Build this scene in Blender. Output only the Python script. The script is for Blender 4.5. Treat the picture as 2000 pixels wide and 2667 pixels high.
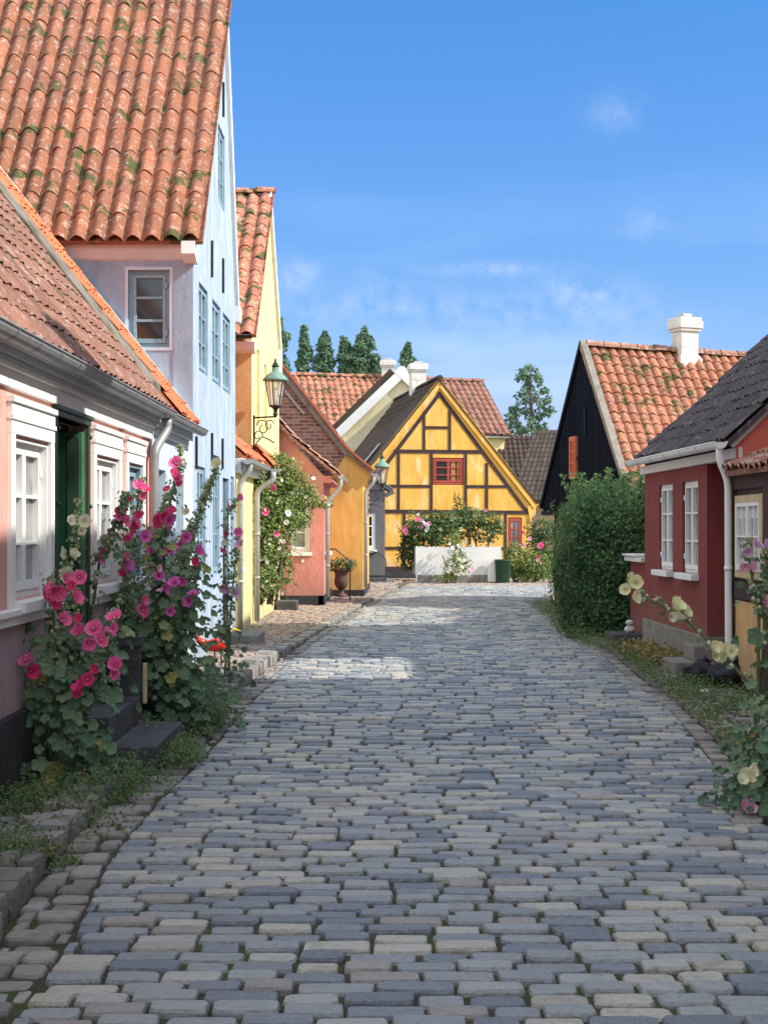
import bpy, math, random
import numpy as np
from mathutils import Vector, Matrix
random.seed(11); rng = np.random.default_rng(11)
S = bpy.context.scene
for o in list(bpy.data.objects): bpy.data.objects.remove(o)
# ------------------------------------------------------------------ camera
cd = bpy.data.cameras.new('camera'); cam = bpy.data.objects.new('camera', cd); S.collection.objects.link(cam)
cam.location = (0, 0, 1.6); cam.rotation_euler = (math.pi/2, 0, 0)
cd.sensor_fit = 'VERTICAL'; cd.sensor_height = 36; cd.lens = 54.0; cd.shift_y = 0.0148
cd.clip_end = 3000; cd.clip_start = 0.05
S.camera = cam
# ------------------------------------------------------------------ light
SUN_EL, SUN_AZ = 40.0, 15.0        # azimuth measured from +X towards the camera (-Y)
el, az = math.radians(SUN_EL), math.radians(SUN_AZ)
sd = Vector((math.cos(el)*math.cos(az), -math.cos(el)*math.sin(az), math.sin(el)))
w = bpy.data.worlds.new('World'); S.world = w; w.use_nodes = True
nt = w.node_tree; nt.nodes.clear()
out = nt.nodes.new('ShaderNodeOutputWorld'); bg = nt.nodes.new('ShaderNodeBackground'); sky = nt.nodes.new('ShaderNodeTexSky')
sky.sky_type = 'NISHITA'; sky.sun_disc = False; sky.sun_elevation = el
sky.sun_rotation = math.atan2(sd.x, sd.y); sky.altitude = 0; sky.air_density = 1.0; sky.dust_density = 0.3; sky.ozone_density = 2.0
bg.inputs[1].default_value = 0.15
tc = nt.nodes.new('ShaderNodeTexCoord')
mp = nt.nodes.new('ShaderNodeMapping'); mp.inputs['Scale'].default_value = (1.0, 1.0, 4.5); mp.inputs['Location'].default_value = (0.35, 0, 0.2)
nz = nt.nodes.new('ShaderNodeTexNoise'); nz.inputs['Scale'].default_value = 3.0; nz.inputs['Detail'].default_value = 7; nz.inputs['Roughness'].default_value = 0.5
cr = nt.nodes.new('ShaderNodeValToRGB'); cr.color_ramp.elements[0].position = .50; cr.color_ramp.elements[1].position = .85
cr.color_ramp.elements[1].color = (.3, .3, .3, 1)
sp = nt.nodes.new('ShaderNodeSeparateXYZ')
band = nt.nodes.new('ShaderNodeMapRange'); band.inputs[1].default_value = .24; band.inputs[2].default_value = .10
mu = nt.nodes.new('ShaderNodeMath'); mu.operation = 'MULTIPLY'
mix = nt.nodes.new('ShaderNodeMixRGB'); mix.inputs[2].default_value = (7.0, 7.6, 8.6, 1)
L = nt.links.new
L(tc.outputs['Generated'], mp.inputs[0]); L(mp.outputs[0], nz.inputs['Vector']); L(nz.outputs[0], cr.inputs[0])
L(tc.outputs['Generated'], sp.inputs[0]); L(sp.outputs[2], band.inputs[0])
L(cr.outputs[0], mu.inputs[0]); L(band.outputs[0], mu.inputs[1]); L(mu.outputs[0], mix.inputs[0])
tint = nt.nodes.new('ShaderNodeMixRGB'); tint.blend_type = 'MULTIPLY'; tint.inputs[0].default_value = 1
tr = nt.nodes.new('ShaderNodeValToRGB'); e = tr.color_ramp.elements; e[0].position = 0; e[0].color = (.62, .52, .80, 1); e[1].position = .14; e[1].color = (.36, .51, .74, 1)
q = e.new(.36); q.color = (.25, .57, .89, 1)
L(sp.outputs[2], tr.inputs[0]); L(tr.outputs[0], tint.inputs[2])
L(sky.outputs[0], tint.inputs[1])
def MN(op, a, b=None):
    n = nt.nodes.new('ShaderNodeMath'); n.operation = op
    for i, v in enumerate((a, b)):
        if v is None: continue
        if isinstance(v, (int, float)): n.inputs[i].default_value = v
        else: L(v, n.inputs[i])
    return n.outputs[0]
wn = nt.nodes.new('ShaderNodeTexNoise'); wn.inputs['Scale'].default_value = 55; wn.inputs['Detail'].default_value = 5; wn.inputs['Roughness'].default_value = .6; L(tc.outputs['Generated'], wn.inputs['Vector'])
uu = MN('DIVIDE', sp.outputs[0], sp.outputs[1]); vv = MN('DIVIDE', sp.outputs[2], sp.outputs[1]); tot = None
for (px_, py_, a_, b_, amp_) in ((1600, 290, .018, .013, .2), (1680, 580, .014, .010, .3), (770, 712, .014, .010, .5), (1270, 700, .040, .0045, .36), (1530, 752, .028, .009, .32), (985, 735, .014, .009, .25), (1400, 820, .10, .014, .30), (900, 800, .06, .012, .22)):
    dx_ = MN('DIVIDE', MN('SUBTRACT', uu, (px_-1000)/4000), a_); dz_ = MN('DIVIDE', MN('SUBTRACT', vv, (1373-py_)/4000), b_)
    r2_ = MN('ADD', MN('MULTIPLY', dx_, dx_), MN('MULTIPLY', dz_, dz_)); e_ = MN('MULTIPLY', MN('POWER', 2.718, MN('MULTIPLY', r2_, -1.0)), amp_); tot = e_ if tot is None else MN('ADD', tot, e_)
wr = nt.nodes.new('ShaderNodeMapRange'); wr.inputs[1].default_value = .36; wr.inputs[2].default_value = .62; L(wn.outputs[0], wr.inputs[0])
wf = MN('MULTIPLY', MN('MULTIPLY', tot, wr.outputs[0]), MN('GREATER_THAN', sp.outputs[1], .3))
mw = nt.nodes.new('ShaderNodeMixRGB'); mw.inputs[2].default_value = (3.4, 3.9, 5.0, 1); L(wf, mw.inputs[0]); L(tint.outputs[0], mw.inputs[1]); L(mw.outputs[0], mix.inputs[1])
# added bright cloud overhead and behind, out of view, to lift the shaded street
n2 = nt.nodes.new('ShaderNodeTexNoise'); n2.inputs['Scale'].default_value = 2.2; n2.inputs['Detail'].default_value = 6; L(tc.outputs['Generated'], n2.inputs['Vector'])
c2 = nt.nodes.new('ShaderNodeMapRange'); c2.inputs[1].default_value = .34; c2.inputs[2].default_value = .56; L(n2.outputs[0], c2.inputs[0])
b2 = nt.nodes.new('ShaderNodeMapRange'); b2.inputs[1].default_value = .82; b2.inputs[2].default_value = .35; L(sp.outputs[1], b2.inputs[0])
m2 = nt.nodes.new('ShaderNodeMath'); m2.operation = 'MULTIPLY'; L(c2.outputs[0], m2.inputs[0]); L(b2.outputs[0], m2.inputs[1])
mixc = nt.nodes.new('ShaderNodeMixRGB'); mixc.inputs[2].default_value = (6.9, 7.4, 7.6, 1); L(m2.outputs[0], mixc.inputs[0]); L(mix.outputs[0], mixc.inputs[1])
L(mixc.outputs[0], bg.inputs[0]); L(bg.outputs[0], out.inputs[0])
ld = bpy.data.lights.new('sun', 'SUN'); ld.energy = 4.0; ld.angle = math.radians(0.5); ld.color = (1, .94, .85)
lo = bpy.data.objects.new('sun', ld); S.collection.objects.link(lo); lo.rotation_euler = sd.to_track_quat('Z', 'Y').to_euler(); lo.location = (20, -10, 30)
S.view_settings.view_transform = 'Standard'; S.view_settings.look = 'None'; S.view_settings.exposure = 0.65; S.view_settings.gamma = 1
# ------------------------------------------------------------------ helpers
def W(x, y, D): return ((x-1000)/4000*D, D, 1.6-(y-1373)/4000*D)   # point of the street at distance D
def tag(o, label=None, cat=None, group=None, kind=None):
    if label: o['label'] = label
    if cat: o['category'] = cat
    if group: o['group'] = group
    if kind: o['kind'] = kind
    return o
def thing(name, label, cat, loc=(0, 0, 0), group=None):
    o = bpy.data.objects.new(name, None); S.collection.objects.link(o); o.location = loc; o.empty_display_size = .2
    return tag(o, label, cat, group)
def origin_of(p):
    v = Vector((0, 0, 0))
    while p: v += p.location; p = p.parent
    return v
def link(name, me, parent=None, mat=None):
    o = bpy.data.objects.new(name, me); S.collection.objects.link(o)
    if mat is not None and not me.materials:
        for m in (mat if isinstance(mat, (list, tuple)) else [mat]): me.materials.append(m)
    if parent: o.parent = parent
    return o
class Fr:   # wall frame: s along the wall, n outwards, z up
    def __init__(s, o, d, n=None):
        s.o = Vector((o[0], o[1], o[2] if len(o) > 2 else 0)); s.d = Vector((d[0], d[1], 0)).normalized()
        s.n = Vector(n).normalized() if n else Vector((s.d.y, -s.d.x, 0))
    def __call__(s, a, b, c): return s.o + s.d*a + s.n*b + Vector((0, 0, c))
WORLD = Fr((0, 0, 0), (1, 0), (0, 1, 0))
class MB:
    def __init__(s): s.v = []; s.f = []; s.r = []; s.m = []; s.mi = 0; s.cur = None
    def face(s, pts, r=None):
        i = len(s.v); s.v += [tuple(p) for p in pts]; s.f.append(tuple(range(i, i+len(pts)))); s.r.append(s.rr(r)); s.m.append(s.mi)
    def rr(s, r): return r if r is not None else (s.cur if s.cur is not None else random.random())
    def box(s, F, s0, s1, n0, n1, z0, z1, r=None):
        p = [F(a, b, c) for c in (z0, z1) for b in (n0, n1) for a in (s0, s1)]
        i = len(s.v); s.v += [tuple(q) for q in p]; r = s.rr(r)
        for f in ((0, 2, 3, 1), (4, 5, 7, 6), (0, 1, 5, 4), (2, 6, 7, 3), (0, 4, 6, 2), (1, 3, 7, 5)):
            s.f.append(tuple(i+k for k in f)); s.r.append(r); s.m.append(s.mi)
        return s
    def beam(s, F, a, b, wd, n0, n1, r=None):   # bar in a wall plane from (s,z) to (s,z)
        a = Vector(a); b = Vector(b); t = (b-a).normalized(); q = Vector((-t.y, t.x))*wd/2
        c = [a-q, b-q, b+q, a+q]
        pf = [F(k.x, n1, k.y) for k in c]; pb = [F(k.x, n0, k.y) for k in c]; r = s.rr(r)
        s.face(pf, r); s.face(pb[::-1], r)
        for k in range(4): s.face([pf[k], pb[k], pb[(k+1) % 4], pf[(k+1) % 4]], r)
        return s
    def poly(s, F, pts, n0, n1, r=None):          # thick polygon in a wall plane
        r = s.rr(r); pf = [F(a, n1, c) for a, c in pts]; pb = [F(a, n0, c) for a, c in pts]
        s.face(pf, r); s.face(pb[::-1], r); k = len(pts)
        for i in range(k): s.face([pf[i], pb[i], pb[(i+1) % k], pf[(i+1) % k]], r)
        return s
    def tube(s, pts, rad, seg=10, r=None, cap=True):
        pts = [Vector(p) for p in pts]; rad = rad if isinstance(rad, (list, tuple)) else [rad]*len(pts); r = s.rr(r)
        base = len(s.v); up = Vector((0, 0, 1)); prev = None
        for i, p in enumerate(pts):
            t = (pts[min(i+1, len(pts)-1)]-pts[max(i-1, 0)]).normalized()
            a = prev if prev is not None else (up if abs(t.z) < .9 else Vector((1, 0, 0)))
            x = (a-t*a.dot(t)).normalized(); y = t.cross(x); prev = x
            for k in range(seg):
                g = 2*math.pi*k/seg; s.v.append(tuple(p+(x*math.cos(g)+y*math.sin(g))*rad[i]))
        for i in range(len(pts)-1):
            for k in range(seg):
                s.f.append((base+i*seg+k, base+i*seg+(k+1) % seg, base+(i+1)*seg+(k+1) % seg, base+(i+1)*seg+k)); s.r.append(r); s.m.append(s.mi)
        if cap:
            s.f.append(tuple(base+k for k in range(seg))[::-1]); s.r.append(r); s.m.append(s.mi)
            e = base+(len(pts)-1)*seg; s.f.append(tuple(e+k for k in range(seg))); s.r.append(r); s.m.append(s.mi)
        return s
    def lathe(s, c, prof, seg=20, r=None, square=False):
        r = s.rr(r); base = len(s.v); c = Vector(c)
        for rad, z in prof:
            for k in range(seg):
                g = 2*math.pi*(k+.5)/seg; s.v.append((c.x+rad*math.cos(g), c.y+rad*math.sin(g), c.z+z))
        for i in range(len(prof)-1):
            for k in range(seg):
                s.f.append((base+i*seg+k, base+i*seg+(k+1) % seg, base+(i+1)*seg+(k+1) % seg, base+(i+1)*seg+k)); s.r.append(r); s.m.append(s.mi)
        s.f.append(tuple(base+k for k in range(seg))[::-1]); s.r.append(r); s.m.append(s.mi)
        e = base+(len(prof)-1)*seg; s.f.append(tuple(e+k for k in range(seg))); s.r.append(r); s.m.append(s.mi)
        return s
    def blob(s, c, rad, sc=(1, 1, 1), seg=8, rings=5, r=None, jit=0):
        prof = []; r = s.rr(r); base = len(s.v); c = Vector(c)
        for i in range(rings+1):
            t = math.pi*i/rings
            for k in range(seg):
                g = 2*math.pi*k/seg; q = rad*(1+random.uniform(-jit, jit))
                s.v.append((c.x+q*sc[0]*math.sin(t)*math.cos(g), c.y+q*sc[1]*math.sin(t)*math.sin(g), c.z-q*sc[2]*math.cos(t)))
        for i in range(rings):
            for k in range(seg):
                s.f.append((base+i*seg+k, base+i*seg+(k+1) % seg, base+(i+1)*seg+(k+1) % seg, base+(i+1)*seg+k)); s.r.append(r); s.m.append(s.mi)
        return s
    def build(s, name, mat, parent=None, smooth=False, bevel=0):
        o0 = origin_of(parent); me = bpy.data.meshes.new(name)
        V = np.array(s.v, dtype=np.float64)-np.array(o0) if s.v else np.zeros((0, 3))
        me.from_pydata(V.tolist(), [], s.f)
        a = me.attributes.new('rnd', 'FLOAT', 'FACE'); a.data.foreach_set('value', np.array(s.r, dtype=np.float32))
        for m in (mat if isinstance(mat, (list, tuple)) else [mat]): me.materials.append(m)
        if any(s.m): me.polygons.foreach_set('material_index', s.m)
        if smooth: me.polygons.foreach_set('use_smooth', [True]*len(s.f))
        me.update(); o = link(name, me, parent)
        if bevel:
            b = o.modifiers.new('bevel', 'BEVEL'); b.width = bevel; b.segments = 2; b.limit_method = 'ANGLE'
        return o
def npmesh(name, V, F, R, mat, parent=None, smooth=False):   # V (n,3), F (m,k) equal-size faces, R (m,)
    V = V-np.array(origin_of(parent)); me = bpy.data.meshes.new(name); m, k = F.shape
    me.vertices.add(len(V)); me.vertices.foreach_set('co', V.astype(np.float32).ravel())
    me.loops.add(m*k); me.loops.foreach_set('vertex_index', F.astype(np.int32).ravel())
    me.polygons.add(m); me.polygons.foreach_set('loop_start', np.arange(0, m*k, k, dtype=np.int32)); me.polygons.foreach_set('loop_total', np.full(m, k, dtype=np.int32))
    me.update(calc_edges=True); a = me.attributes.new('rnd', 'FLOAT', 'FACE'); a.data.foreach_set('value', R.astype(np.float32))
    if smooth: me.polygons.foreach_set('use_smooth', np.ones(m, dtype=bool))
    me.materials.append(mat); me.validate(); return link(name, me, parent)
# ------------------------------------------------------------------ materials
def M(name, c1, c2=None, attr=False, nscale=3., layers=(), rough=.85, bump=None, spec=.3, metal=0., stretch=(1, 1, 1), ramp=None, trans=0, dist=.02, bump2=None):
    m = bpy.data.materials.new(name); m.use_nodes = True; t = m.node_tree; b = t.nodes['Principled BSDF']; N = t.nodes.new; K = t.links.new
    b.inputs['Roughness'].default_value = rough; b.inputs['Specular IOR Level'].default_value = spec; b.inputs['Metallic'].default_value = metal
    co = N('ShaderNodeTexCoord'); mpn = N('ShaderNodeMapping'); mpn.inputs['Scale'].default_value = stretch; K(co.outputs['Object'], mpn.inputs[0]); vec = mpn.outputs[0]
    def noise(sc, det=5, rg=.6):
        n = N('ShaderNodeTexNoise'); n.inputs['Scale'].default_value = sc; n.inputs['Detail'].default_value = det; n.inputs['Roughness'].default_value = rg; K(vec, n.inputs['Vector']); return n.outputs[0]
    c2 = c2 or c1
    if attr:
        at = N('ShaderNodeAttribute'); at.attribute_name = 'rnd'; fac = at.outputs['Fac']
    else: 
        mr = N('ShaderNodeMapRange'); mr.inputs[1].default_value = .3; mr.inputs[2].default_value = .7; K(noise(nscale), mr.inputs[0]); fac = mr.outputs[0]
    if ramp:
        r = N('ShaderNodeValToRGB'); r.color_ramp.interpolation = 'LINEAR'; e = r.color_ramp.elements
        while len(e) > 1: e.remove(e[-1])
        for i, (p, c) in enumerate(ramp):
            q = e[0] if i == 0 else e.new(p); q.position = p; q.color = (*c, 1)
        K(fac, r.inputs[0]); col = r.outputs[0]
    else:
        x = N('ShaderNodeMixRGB'); x.inputs[1].default_value = (*c1, 1); x.inputs[2].default_value = (*c2, 1); K(fac, x.inputs[0]); col = x.outputs[0]
    for (sc, th, soft, c, amt) in layers:
        mr = N('ShaderNodeMapRange'); mr.inputs[1].default_value = th; mr.inputs[2].default_value = th+soft; mr.inputs[4].default_value = amt; K(noise(sc, 4), mr.inputs[0])
        x = N('ShaderNodeMixRGB'); x.inputs[2].default_value = (*c, 1); K(mr.outputs[0], x.inputs[0]); K(col, x.inputs[1]); col = x.outputs[0]
    K(col, b.inputs['Base Color'])
    if bump:
        bn = N('ShaderNodeBump'); bn.inputs['Strength'].default_value = bump[1]; bn.inputs['Distance'].default_value = dist; K(noise(bump[0], 8, .65), bn.inputs['Height']); K(bn.outputs[0], b.inputs['Normal'])
        if bump2: b2_ = N('ShaderNodeBump'); b2_.inputs['Strength'].default_value = bump2[1]; b2_.inputs['Distance'].default_value = .12; K(noise(bump2[0], 2, .5), b2_.inputs['Height']); K(b2_.outputs[0], bn.inputs['Normal'])
    if trans:
        tr = N('ShaderNodeBsdfTranslucent'); K(col, tr.inputs[0]); ms = N('ShaderNodeMixShader'); ms.inputs[0].default_value = trans
        o = t.nodes['Material Output']; K(b.outputs[0], ms.inputs[1]); K(tr.outputs[0], ms.inputs[2]); K(ms.outputs[0], o.inputs[0])
    return m
def wavy(m, axis_vec, scale, amt, colour=None):   # rows/courses bump
    t = m.node_tree
    return m
sett_ramp = [(0, (.15, .175, .215)), (.2, (.20, .225, .26)), (.3, (.27, .29, .31)), (.6, (.335, .35, .355)), (.72, (.39, .395, .38)), (.82, (.48, .46, .40)), (.92, (.46, .425, .36)), (.95, (.34, .30, .275)), (1, (.29, .27, .26))]
m_sett = M('granite_setts', (.2, .2, .2), attr=True, ramp=sett_ramp, layers=[(70, .52, .2, (.5, .49, .46), .35), (45, .55, .15, (.10, .105, .11), .35), (9, .56, .12, (.16, .16, .12), .35), (2.2, .6, .12, (.14, .15, .09), .2)], rough=.5, bump=(34, 1.0), spec=.55, bump2=(14, .25))
m_kerb = M('kerb_granite', (.2, .2, .2), attr=True, ramp=[(0, (.18, .165, .155)), (.5, (.27, .245, .225)), (.8, (.34, .31, .28)), (1, (.25, .25, .26))], layers=[(50, .5, .2, (.38, .34, .31), .3), (5, .55, .1, (.1, .12, .05), .5)], rough=.85, bump=(18, .9))
m_pink_cobble = M('fieldstone_cobbles', (.2, .2, .2), attr=True, ramp=[(0, (.22, .17, .15)), (.4, (.34, .25, .2)), (.75, (.42, .33, .26)), (1, (.28, .27, .27))], layers=[(50, .5, .2, (.45, .4, .36), .3)], rough=.85, bump=(25, .7))
m_joint = M('joint_soil', (.045, .042, .03), (.085, .078, .05), nscale=9, layers=[(2.2, .5, .08, (.06, .1, .025), .85), (40, .6, .1, (.17, .15, .12), .6)], rough=1, bump=(60, 1))
m_soil = M('pavement_soil', (.09, .075, .06), (.17, .14, .11), nscale=5, layers=[(1.6, .48, .1, (.07, .11, .025), .8), (35, .6, .1, (.24, .2, .17), .6)], rough=1, bump=(40, 1))
m_ground = M('gravel_ground', (.30, .24, .17), (.40, .33, .25), nscale=3, layers=[(1.2, .55, .15, (.14, .17, .06), .7), (30, .55, .1, (.2, .17, .14), .6)], rough=1, bump=(30, 1))
def tile_mat(name, a, b, lichen=.5, moss=.6, dirt=.3, yellow=.5, mth=.62):
    return M(name, a, b, attr=True, layers=[(2.3, .42, .3, (.20, .10, .075), dirt), (13, .56, .07, (.50, .44, .38), lichen), (24, .62, .05, (.05, .035, .03), .8), (5.5, .70, .04, (.6, .33, .04), yellow), (3.3, mth, .05, (.075, .08, .025), moss), (17, .63, .05, (.62, .56, .52), lichen)], rough=.85, bump=(40, .6))
m_tile = tile_mat('orange_pantile', (.25, .095, .05), (.40, .16, .088), lichen=.45, moss=.95, dirt=.75, mth=.58)
m_tile_new = tile_mat('new_orange_pantile', (.56, .14, .055), (.64, .19, .085), lichen=.1, moss=.2, dirt=.2, yellow=0, mth=.68)
m_tile_brown = tile_mat('brown_pantile', (.20, .095, .068), (.30, .145, .10), lichen=.35, moss=.7, dirt=.4, mth=.58)
m_tile_mott = tile_mat('mottled_pantile', (.26, .10, .07), (.40, .21, .15), lichen=.8, moss=.5, dirt=.6)
m_tile_red = tile_mat('weathered_red_pantile', (.40, .13, .075), (.54, .22, .13), lichen=.6, moss=.95, dirt=.6, mth=.55)
m_tile_dred = tile_mat('dark_red_pantile', (.27, .11, .08), (.36, .16, .12), lichen=.5, moss=.8, dirt=.7, mth=.56)
m_tile_barn = tile_mat('barn_pantile', (.36, .13, .07), (.46, .185, .105), lichen=.45, moss=.9, dirt=.6, mth=.56)
m_tile_dark = M('dark_pantile', (.055, .045, .055), (.10, .085, .09), attr=True, layers=[(9, .6, .08, (.3, .28, .27), .5), (3, .55, .1, (.06, .06, .03), .5)], rough=.8, bump=(40, .6))
m_tile_mossy = M('mossy_brown_tile', (.045, .036, .03), (.075, .058, .048), attr=True, layers=[(6, .5, .2, (.06, .058, .03), .6), (18, .6, .1, (.14, .13, .11), .4)], rough=.9, bump=(40, .6))
m_tile_black = M('black_tile', (.042, .028, .024), (.08, .052, .042), attr=True, layers=[(2.5, .5, .15, (.07, .065, .03), .6)], rough=.85, bump=(40, .5))
def plaster(name, a, b, bump=.35, layers=(), stretch=(1, 1, .45), ns=1.6):
    return M(name, a, b, nscale=ns, layers=[(3.5, .60, .03, tuple(k*.84 for k in a), .5), (28, .64, .04, tuple(k*.7 for k in a), .5), (9, .45, .35, tuple(min(1, k*1.12) for k in b), .35), (.7, .5, .25, tuple(k*.86 for k in a), .35)]+list(layers), rough=.9, bump=(22, bump), stretch=stretch, bump2=(1.8, .45))
def weather(m, zlow=.55, col=(.20, .18, .15), amt=.45, streak=.3):
    t = m.node_tree; b = t.nodes['Principled BSDF']; src = b.inputs['Base Color'].links[0].from_socket; N = t.nodes.new; K = t.links.new
    c = N('ShaderNodeNewGeometry'); mp_ = N('ShaderNodeMapping'); mp_.inputs['Scale'].default_value = (7, 7, .35); K(c.outputs['Position'], mp_.inputs[0])
    n1 = N('ShaderNodeTexNoise'); n1.inputs['Scale'].default_value = 1.6; n1.inputs['Detail'].default_value = 5; K(mp_.outputs[0], n1.inputs['Vector'])
    r1 = N('ShaderNodeMapRange'); r1.inputs[1].default_value = .54; r1.inputs[2].default_value = .72; r1.inputs[4].default_value = streak; K(n1.outputs[0], r1.inputs[0])
    x1 = N('ShaderNodeMixRGB'); x1.inputs[2].default_value = (*col, 1); K(r1.outputs[0], x1.inputs[0]); K(src, x1.inputs[1])
    s_ = N('ShaderNodeSeparateXYZ'); K(c.outputs['Position'], s_.inputs[0]); n2 = N('ShaderNodeTexNoise'); n2.inputs['Scale'].default_value = 4; n2.inputs['Detail'].default_value = 6; K(c.outputs['Position'], n2.inputs['Vector'])
    a_ = N('ShaderNodeMath'); a_.operation = 'ADD'; K(s_.outputs[2], a_.inputs[0]); K(n2.outputs[0], a_.inputs[1])
    r2 = N('ShaderNodeMapRange'); r2.inputs[1].default_value = zlow+.65; r2.inputs[2].default_value = zlow+.25; r2.inputs[4].default_value = amt; K(a_.outputs[0], r2.inputs[0])
    x2 = N('ShaderNodeMixRGB'); x2.inputs[2].default_value = (*col, 1); K(r2.outputs[0], x2.inputs[0]); K(x1.outputs[0], x2.inputs[1]); K(x2.outputs[0], b.inputs['Base Color']); return m
m_blue = plaster('pale_blue_limewash', (.31, .40, .53), (.44, .53, .64), stretch=(1, 1, .5), ns=3.0, layers=[(6, .5, .15, (.54, .62, .70), .35)])
m_blue_raked = plaster('raked_blue_limewash', (.25, .34, .46), (.38, .46, .57), layers=[(5, .6, .1, (.52, .5, .56), .4)])  # blue limewash greyed and darkened, imitating raking light in the colour
m_lowblue = plaster('white_blue_wash', (.48, .57, .68), (.60, .68, .75))
m_salmon = plaster('salmon_paint', (.64, .33, .27), (.70, .39, .32), bump=.1)
m_salmon_shade = plaster('shaded_salmon_lower_wall', (.36, .28, .30), (.44, .34, .35), bump=.15)  # salmon paint greyed, with the shade put into the base colour
m_pink = plaster('pink_limewash', (.60, .215, .195), (.70, .31, .27), layers=[(14, .58, .1, (.5, .17, .14), .3)], bump=.6)
m_orange = plaster('ochre_limewash', (.74, .43, .10), (.80, .50, .16), bump=.2)
m_ochre = plaster('dark_ochre_wall', (.60, .37, .16), (.68, .44, .21))
m_pale = plaster('pale_yellow_wall', (.78, .66, .28), (.84, .74, .38))
m_cream = plaster('cream_wall', (.70, .60, .36), (.78, .70, .50))
m_timberwall = plaster('yellow_infill', (.72, .37, .05), (.82, .48, .13), layers=[(3.0, .56, .1, (.84, .64, .36), .75), (12, .58, .1, (.62, .30, .04), .5), (6, .3, .0, (.7, .4, .1), 0)], bump=.5)
m_greywall = plaster('grey_wall', (.12, .12, .13), (.17, .17, .18))
m_red = plaster('oxblood_wall', (.20, .045, .045), (.26, .062, .058), bump=.25)
m_coral = plaster('coral_wall', (.62, .13, .10), (.70, .18, .13))
def brickm(name, a, b, mort):
    m = M(name, a, b, nscale=6, layers=[(9, .5, .12, (.46, .38, .33), .65), (5, .56, .1, (.14, .10, .08), .6)], rough=.9, bump=(30, .6)); t = m.node_tree; bs = t.nodes['Principled BSDF']; src = bs.inputs['Base Color'].links[0].from_socket
    c = t.nodes.new('ShaderNodeTexCoord'); sx = t.nodes.new('ShaderNodeSeparateXYZ'); cb = t.nodes.new('ShaderNodeCombineXYZ'); br = t.nodes.new('ShaderNodeTexBrick')
    K = t.links.new; K(c.outputs['Object'], sx.inputs[0]); K(sx.outputs[0], cb.inputs[0]); K(sx.outputs[2], cb.inputs[1]); K(cb.outputs[0], br.inputs['Vector'])
    br.inputs['Scale'].default_value = 1; br.inputs['Brick Width'].default_value = .24; br.inputs['Row Height'].default_value = .08; br.inputs['Mortar Size'].default_value = .012; br.inputs['Mortar'].default_value = (*mort, 1); K(src, br.inputs['Color1'])
    br.inputs['Color2'].default_value = (a[0]*.6, a[1]*.7, a[2]*.8, 1); K(br.outputs[0], bs.inputs['Base Color']); return m
m_oldbrick = brickm('old_exposed_brick', (.30, .12, .09), (.44, .24, .18), (.36, .31, .27))
m_brick = plaster('brown_brick_wall', (.25, .17, .12), (.33, .24, .17))
for q_, st_ in ((m_blue, .16), (m_blue_raked, .22), (m_lowblue, .12), (m_salmon_shade, .2), (m_pink, .2), (m_orange, .14), (m_ochre, .14), (m_pale, .10), (m_greywall, .2), (m_red, .12), (m_coral, .12)): weather(q_, streak=st_, amt=.35)
weather(m_timberwall, streak=.14, amt=.3)
m_white = M('white_paint', (.76, .76, .74), (.82, .82, .80), nscale=4, rough=.6, bump=(30, .08), layers=[(6, .62, .1, (.6, .6, .57), .3)])
m_white_old = M('weathered_white', (.60, .57, .52), (.78, .76, .72), nscale=3, rough=.9, bump=(25, .4), layers=[(7, .55, .15, (.3, .28, .25), .6)])
m_soffit = M('grey_white_cornice', (.56, .59, .64), (.68, .70, .73), nscale=3, rough=.8)
m_plinth = M('black_plinth', (.022, .022, .026), (.05, .05, .055), nscale=5, rough=.75, bump=(30, .4), layers=[(8, .62, .1, (.16, .15, .14), .5)])
m_step = M('dark_stone_step', (.05, .052, .058), (.10, .10, .105), nscale=6, rough=.7, bump=(50, .5), layers=[(12, .6, .12, (.26, .25, .24), .6)])
m_stone = M('grey_stone', (.2, .18, .16), (.3, .28, .25), nscale=6, rough=.9, bump=(30, .8), layers=[(5, .55, .1, (.13, .13, .07), .5)])
m_mortar = M('mossy_mortar', (.20, .175, .15), (.30, .26, .22), nscale=6, rough=.95, bump=(14, 1), layers=[(4, .48, .1, (.09, .09, .05), .8), (16, .6, .08, (.42, .40, .36), .6)], dist=.05)
m_zinc = M('zinc', (.26, .28, .29), (.36, .37, .38), nscale=6, rough=.5, metal=.3, layers=[(9, .6, .1, (.2, .2, .2), .5)])
m_zincl = M('painted_pipe', (.36, .36, .36), (.45, .45, .44), nscale=4, rough=.5, layers=[(9, .6, .1, (.25, .24, .22), .5)])
m_green = M('dark_green_door', (.03, .19, .085), (.045, .23, .11), rough=.45, spec=.5)
m_greenf = M('green_door_frame', (.018, .05, .028), (.03, .075, .04), rough=.5, spec=.5)
m_bluew = M('blue_window_paint', (.20, .33, .40), (.29, .43, .50), nscale=8, rough=.55, layers=[(20, .6, .1, (.5, .55, .58), .4)])
m_teal = M('teal_door', (.05, .11, .14), (.08, .15, .18), rough=.5)
m_redw = M('red_window_paint', (.38, .06, .045), (.46, .09, .07), rough=.5)
m_oldwood = M('pale_wood', (.50, .38, .22), (.60, .48, .30), nscale=5, rough=.8)
m_timber = M('black_brown_timber', (.030, .018, .018), (.065, .04, .04), nscale=9, rough=.8, bump=(30, .4), layers=[(14, .62, .1, (.22, .13, .09), .5)])
m_black = M('tarred_boards', (.004, .007, .016), (.009, .014, .028), attr=True, rough=.75, bump=(30, .3), spec=.15)
m_iron = M('black_iron', (.02, .022, .025), (.04, .045, .05), rough=.5, metal=.3)
m_rust = M('rusty_iron', (.09, .055, .045), (.14, .09, .075), nscale=8, rough=.8, bump=(40, .5))
m_verdi = M('verdigris_copper', (.12, .24, .18), (.22, .34, .27), nscale=10, rough=.6)
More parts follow.
